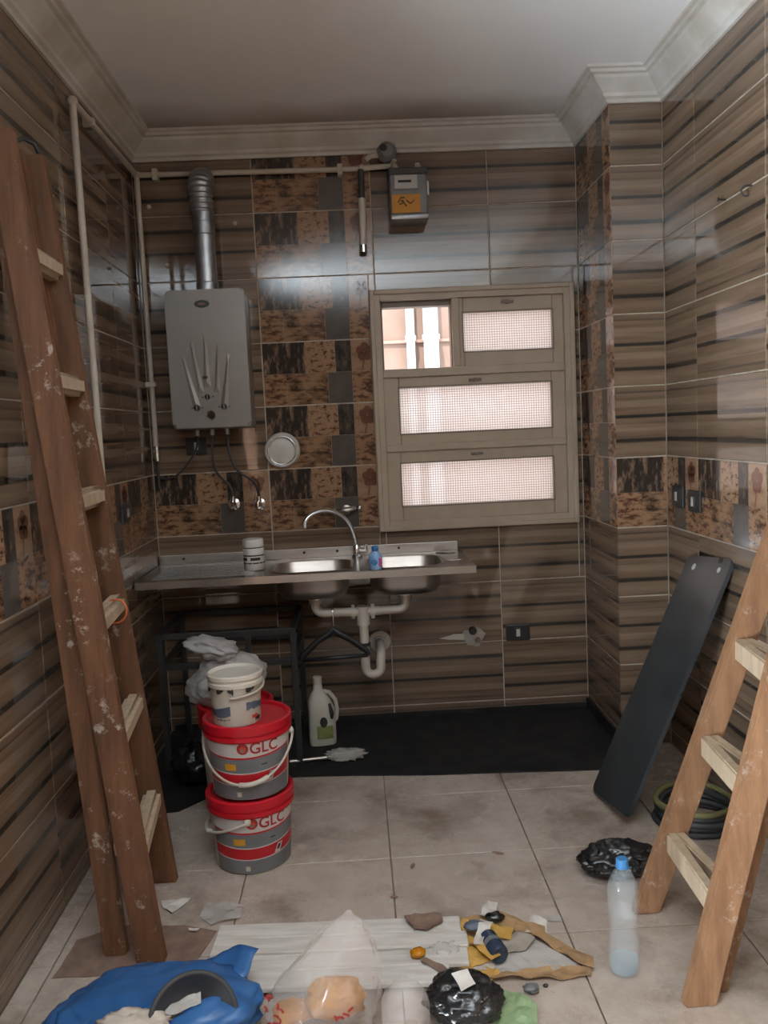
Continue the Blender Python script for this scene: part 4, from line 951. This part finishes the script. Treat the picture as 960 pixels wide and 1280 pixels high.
scrap('cardboard_piece', 'tan carton tongue pointing right at the back of the scraps', 'cardboard', 'card', (1.355, -1.845, .01), [(-.08, .04), (-.03, .06), (.08, -.01), (.07, -.055), (.02, -.045)], 22, 0, .02, .002)
scrap('paper_scrap', 'white paper corner sticking up at the back of the scraps', 'paper', 'paper', (1.285, -1.765, .01), [(-.03, -.03), (.02, -.02), (.04, .04), (.01, .055)], 23, 0, .03)
scrap('paper_scrap', 'white crumpled paper beside the tan carton tongue', 'paper', 'paper', (1.405, -1.855, .0), [(-.03, -.025), (.03, -.03), (.045, .02), (.0, .045)], 24, 0, .03)
scrap('paper_scrap', 'white leaflet lying across the yellow carton', 'paper', 'paper', (1.245, -1.91, .04), [(-.025, -.05), (.0, -.055), (.045, .05), (.01, .055)], 26, 0, .02)
scrap('paper_scrap', 'small white label under the dark blue can', 'paper', 'paper', (1.235, -1.995, .004), [(-.03, -.02), (.03, -.025), (.035, .015), (-.02, .025)], 27, 0, .015)
scrap('plaster_flake', 'flat brown broken flake above the slatted board', 'debris', 'card_brown', (1.095, -1.835, .034), [(-.055, .02), (-.02, .035), (.05, .03), (.055, .0), (.01, -.03), (-.03, -.025)], 28, 0, .012, .008)
t = thing('dark_blue_can', 'small dark blue can lying among the scraps', 'can', (1.275, -1.955, .030), (math.pi/2, .0, .25))
bm = BM(); lathe(bm, [(0, -.045), (.022, -.045), (.026, -.041), (.026, .036), (.022, .042), (0, .042)], 20); obj('body', bm, 'navy_plastic', t, smooth=True, angle=40)
bm = BM(); lathe(bm, [(.0265, -.012), (.0268, -.012), (.0268, .004), (.0265, .004)], 20); obj('band', bm, 'label_grey', t)
bm = BM(); blob(bm, .03, .02, .012, 81, .3, 3, 3); tag(obj('purple_wrapper', bm, 'label_navy', loc=(1.235, -1.875, .035), smooth=True), 'small crumpled navy wrapper on the yellow carton', 'wrapper')
bm = BM(); blob(bm, .028, .018, .012, 82, .4, 3, 3); tag(obj('black_wrapper', bm, 'bag_black', loc=(1.30, -1.815, .02), smooth=True), 'small black wrapper at the back of the scrap pile', 'wrapper')
bm = BM(); blob(bm, .020, .018, .012, 83, .4, 3, 3); tag(obj('brass_fitting', bm, 'yellow_thing', loc=(1.07, -1.975, .031), smooth=True), 'crumpled gold wrapper on the right end of the slatted board', 'wrapper')
scrap('wood_chip', 'thin grey-brown wood chip right of the gold wrapper', 'wood chip', 'card_brown', (1.115, -2.03, .031), [(-.04, .03), (-.025, .04), (.035, -.03), (.03, -.05), (.015, -.045)], 29, 0, .008, .005)
bm = BM(); blob(bm, .05, .04, .02, 84, .45, 3, 4); tag(obj('clear_wrapper', bm, 'film_clear', loc=(1.145, -1.945, .0), smooth=True), 'crumpled clear wrapper between slatted board and yellow carton', 'wrapper')
bm = BM(); blob(bm, .020, .016, .012, 85, .4, 3, 3); tag(obj('stone_chip', bm, 'label_grey', loc=(1.345, -2.105, 0), smooth=True), 'small grey stone chip right of the green paper', 'debris')
bm = BM(); blob(bm, .007, .006, .005, 86, .3, 3, 2); tag(obj('stone_chip', bm, 'black_plastic', loc=(1.385, -2.09, 0), smooth=True), 'tiny black chip beside the grey stone chip', 'debris')
scrap('paper_scrap', 'dirty white torn paper near the foot of the left ladder', 'paper', 'paper', (.345, -1.60, 0), [(-.045, .03), (.045, .035), (.03, -.005), (.0, -.045), (-.03, -.02)], 30, 0, .02)
scrap('plastic_film', 'thin clear film on the floor below the paint buckets', 'film', 'film_clear', (.495, -1.65, 0), [(-.05, .055), (.06, .03), (.065, -.05), (-.02, -.075), (-.06, -.02)], 32, 0, .014)
scrap('cardboard_sheet', 'dirty brown cardboard sheet under the left ladder feet', 'cardboard', 'card_brown', (.335, -1.80, -.0015), [(-.25, -.12), (.12, -.13), (.165, .05), (.06, .09), (-.12, .11), (-.24, .05)], 33, 0, .002, .0015, step=.05)
scrap('cardboard_piece', 'small yellowish scrap between the feet of the left ladder', 'cardboard', 'card_yellow', (.285, -1.76, .008), [(-.02, .02), (.025, .015), (.02, -.03), (-.015, -.025)], 34, 0, .012)
scrap('paper_scrap', 'tiny white chip of paper beside the left ladder foot', 'paper', 'paper', (.43, -1.745, .006), [(-.015, .006), (.015, .004), (.01, -.008), (-.012, -.006)], 35, 0, .004)
scrap('paper_scrap', 'pale flake on the floor tile left of the water bottle', 'paper', 'film_clear', (1.475, -1.80, 0), [(-.02, .02), (.02, .015), (.018, -.018), (-.02, -.015)], 36, 0, .004)
scrap('carton_flap', 'pale inner side of a torn carton right of the dark blue can', 'cardboard', 'paper_dirty', (1.335, -1.915, .006), [(-.05, .03), (.02, .045), (.06, .0), (.03, -.04), (-.04, -.035)], 37, 0, .022, .002)
scrap('cardboard_piece', 'narrow yellow strip leaning on the dark blue can', 'cardboard', 'card_yellow', (1.245, -1.965, .02), [(-.02, .05), (.01, .055), (.025, -.05), (-.005, -.055)], 38, .3, .02, .002)
scrap('paper_scrap', 'crumpled grey paper between the flake and the scrap pile', 'paper', 'paper_dirty', (1.165, -1.875, .0), [(-.03, .02), (.02, .03), (.035, -.01), (.0, -.035), (-.03, -.02)], 39, 0, .03)
for i, (x, y, lab) in enumerate(((1.02, -1.63, 'dark crumb of dirt on the floor tile just above the brown flake'), (1.09, -1.45, 'dark crumb of dirt on the floor tile in front of the jug'), (1.38, -1.40, 'dark crumb of dirt on the floor tile left of the black bag'))):
    bm = BM(); blob(bm, .013+.004*(i % 3), .007, .003, 90+i, .4, 2.5, 2); tag(obj('dirt_crumb', bm, 'card_brown', loc=(x, y, 0), rot=(0, 0, i*1.3), smooth=True), lab, 'debris', 'dirt crumbs on the floor tiles')
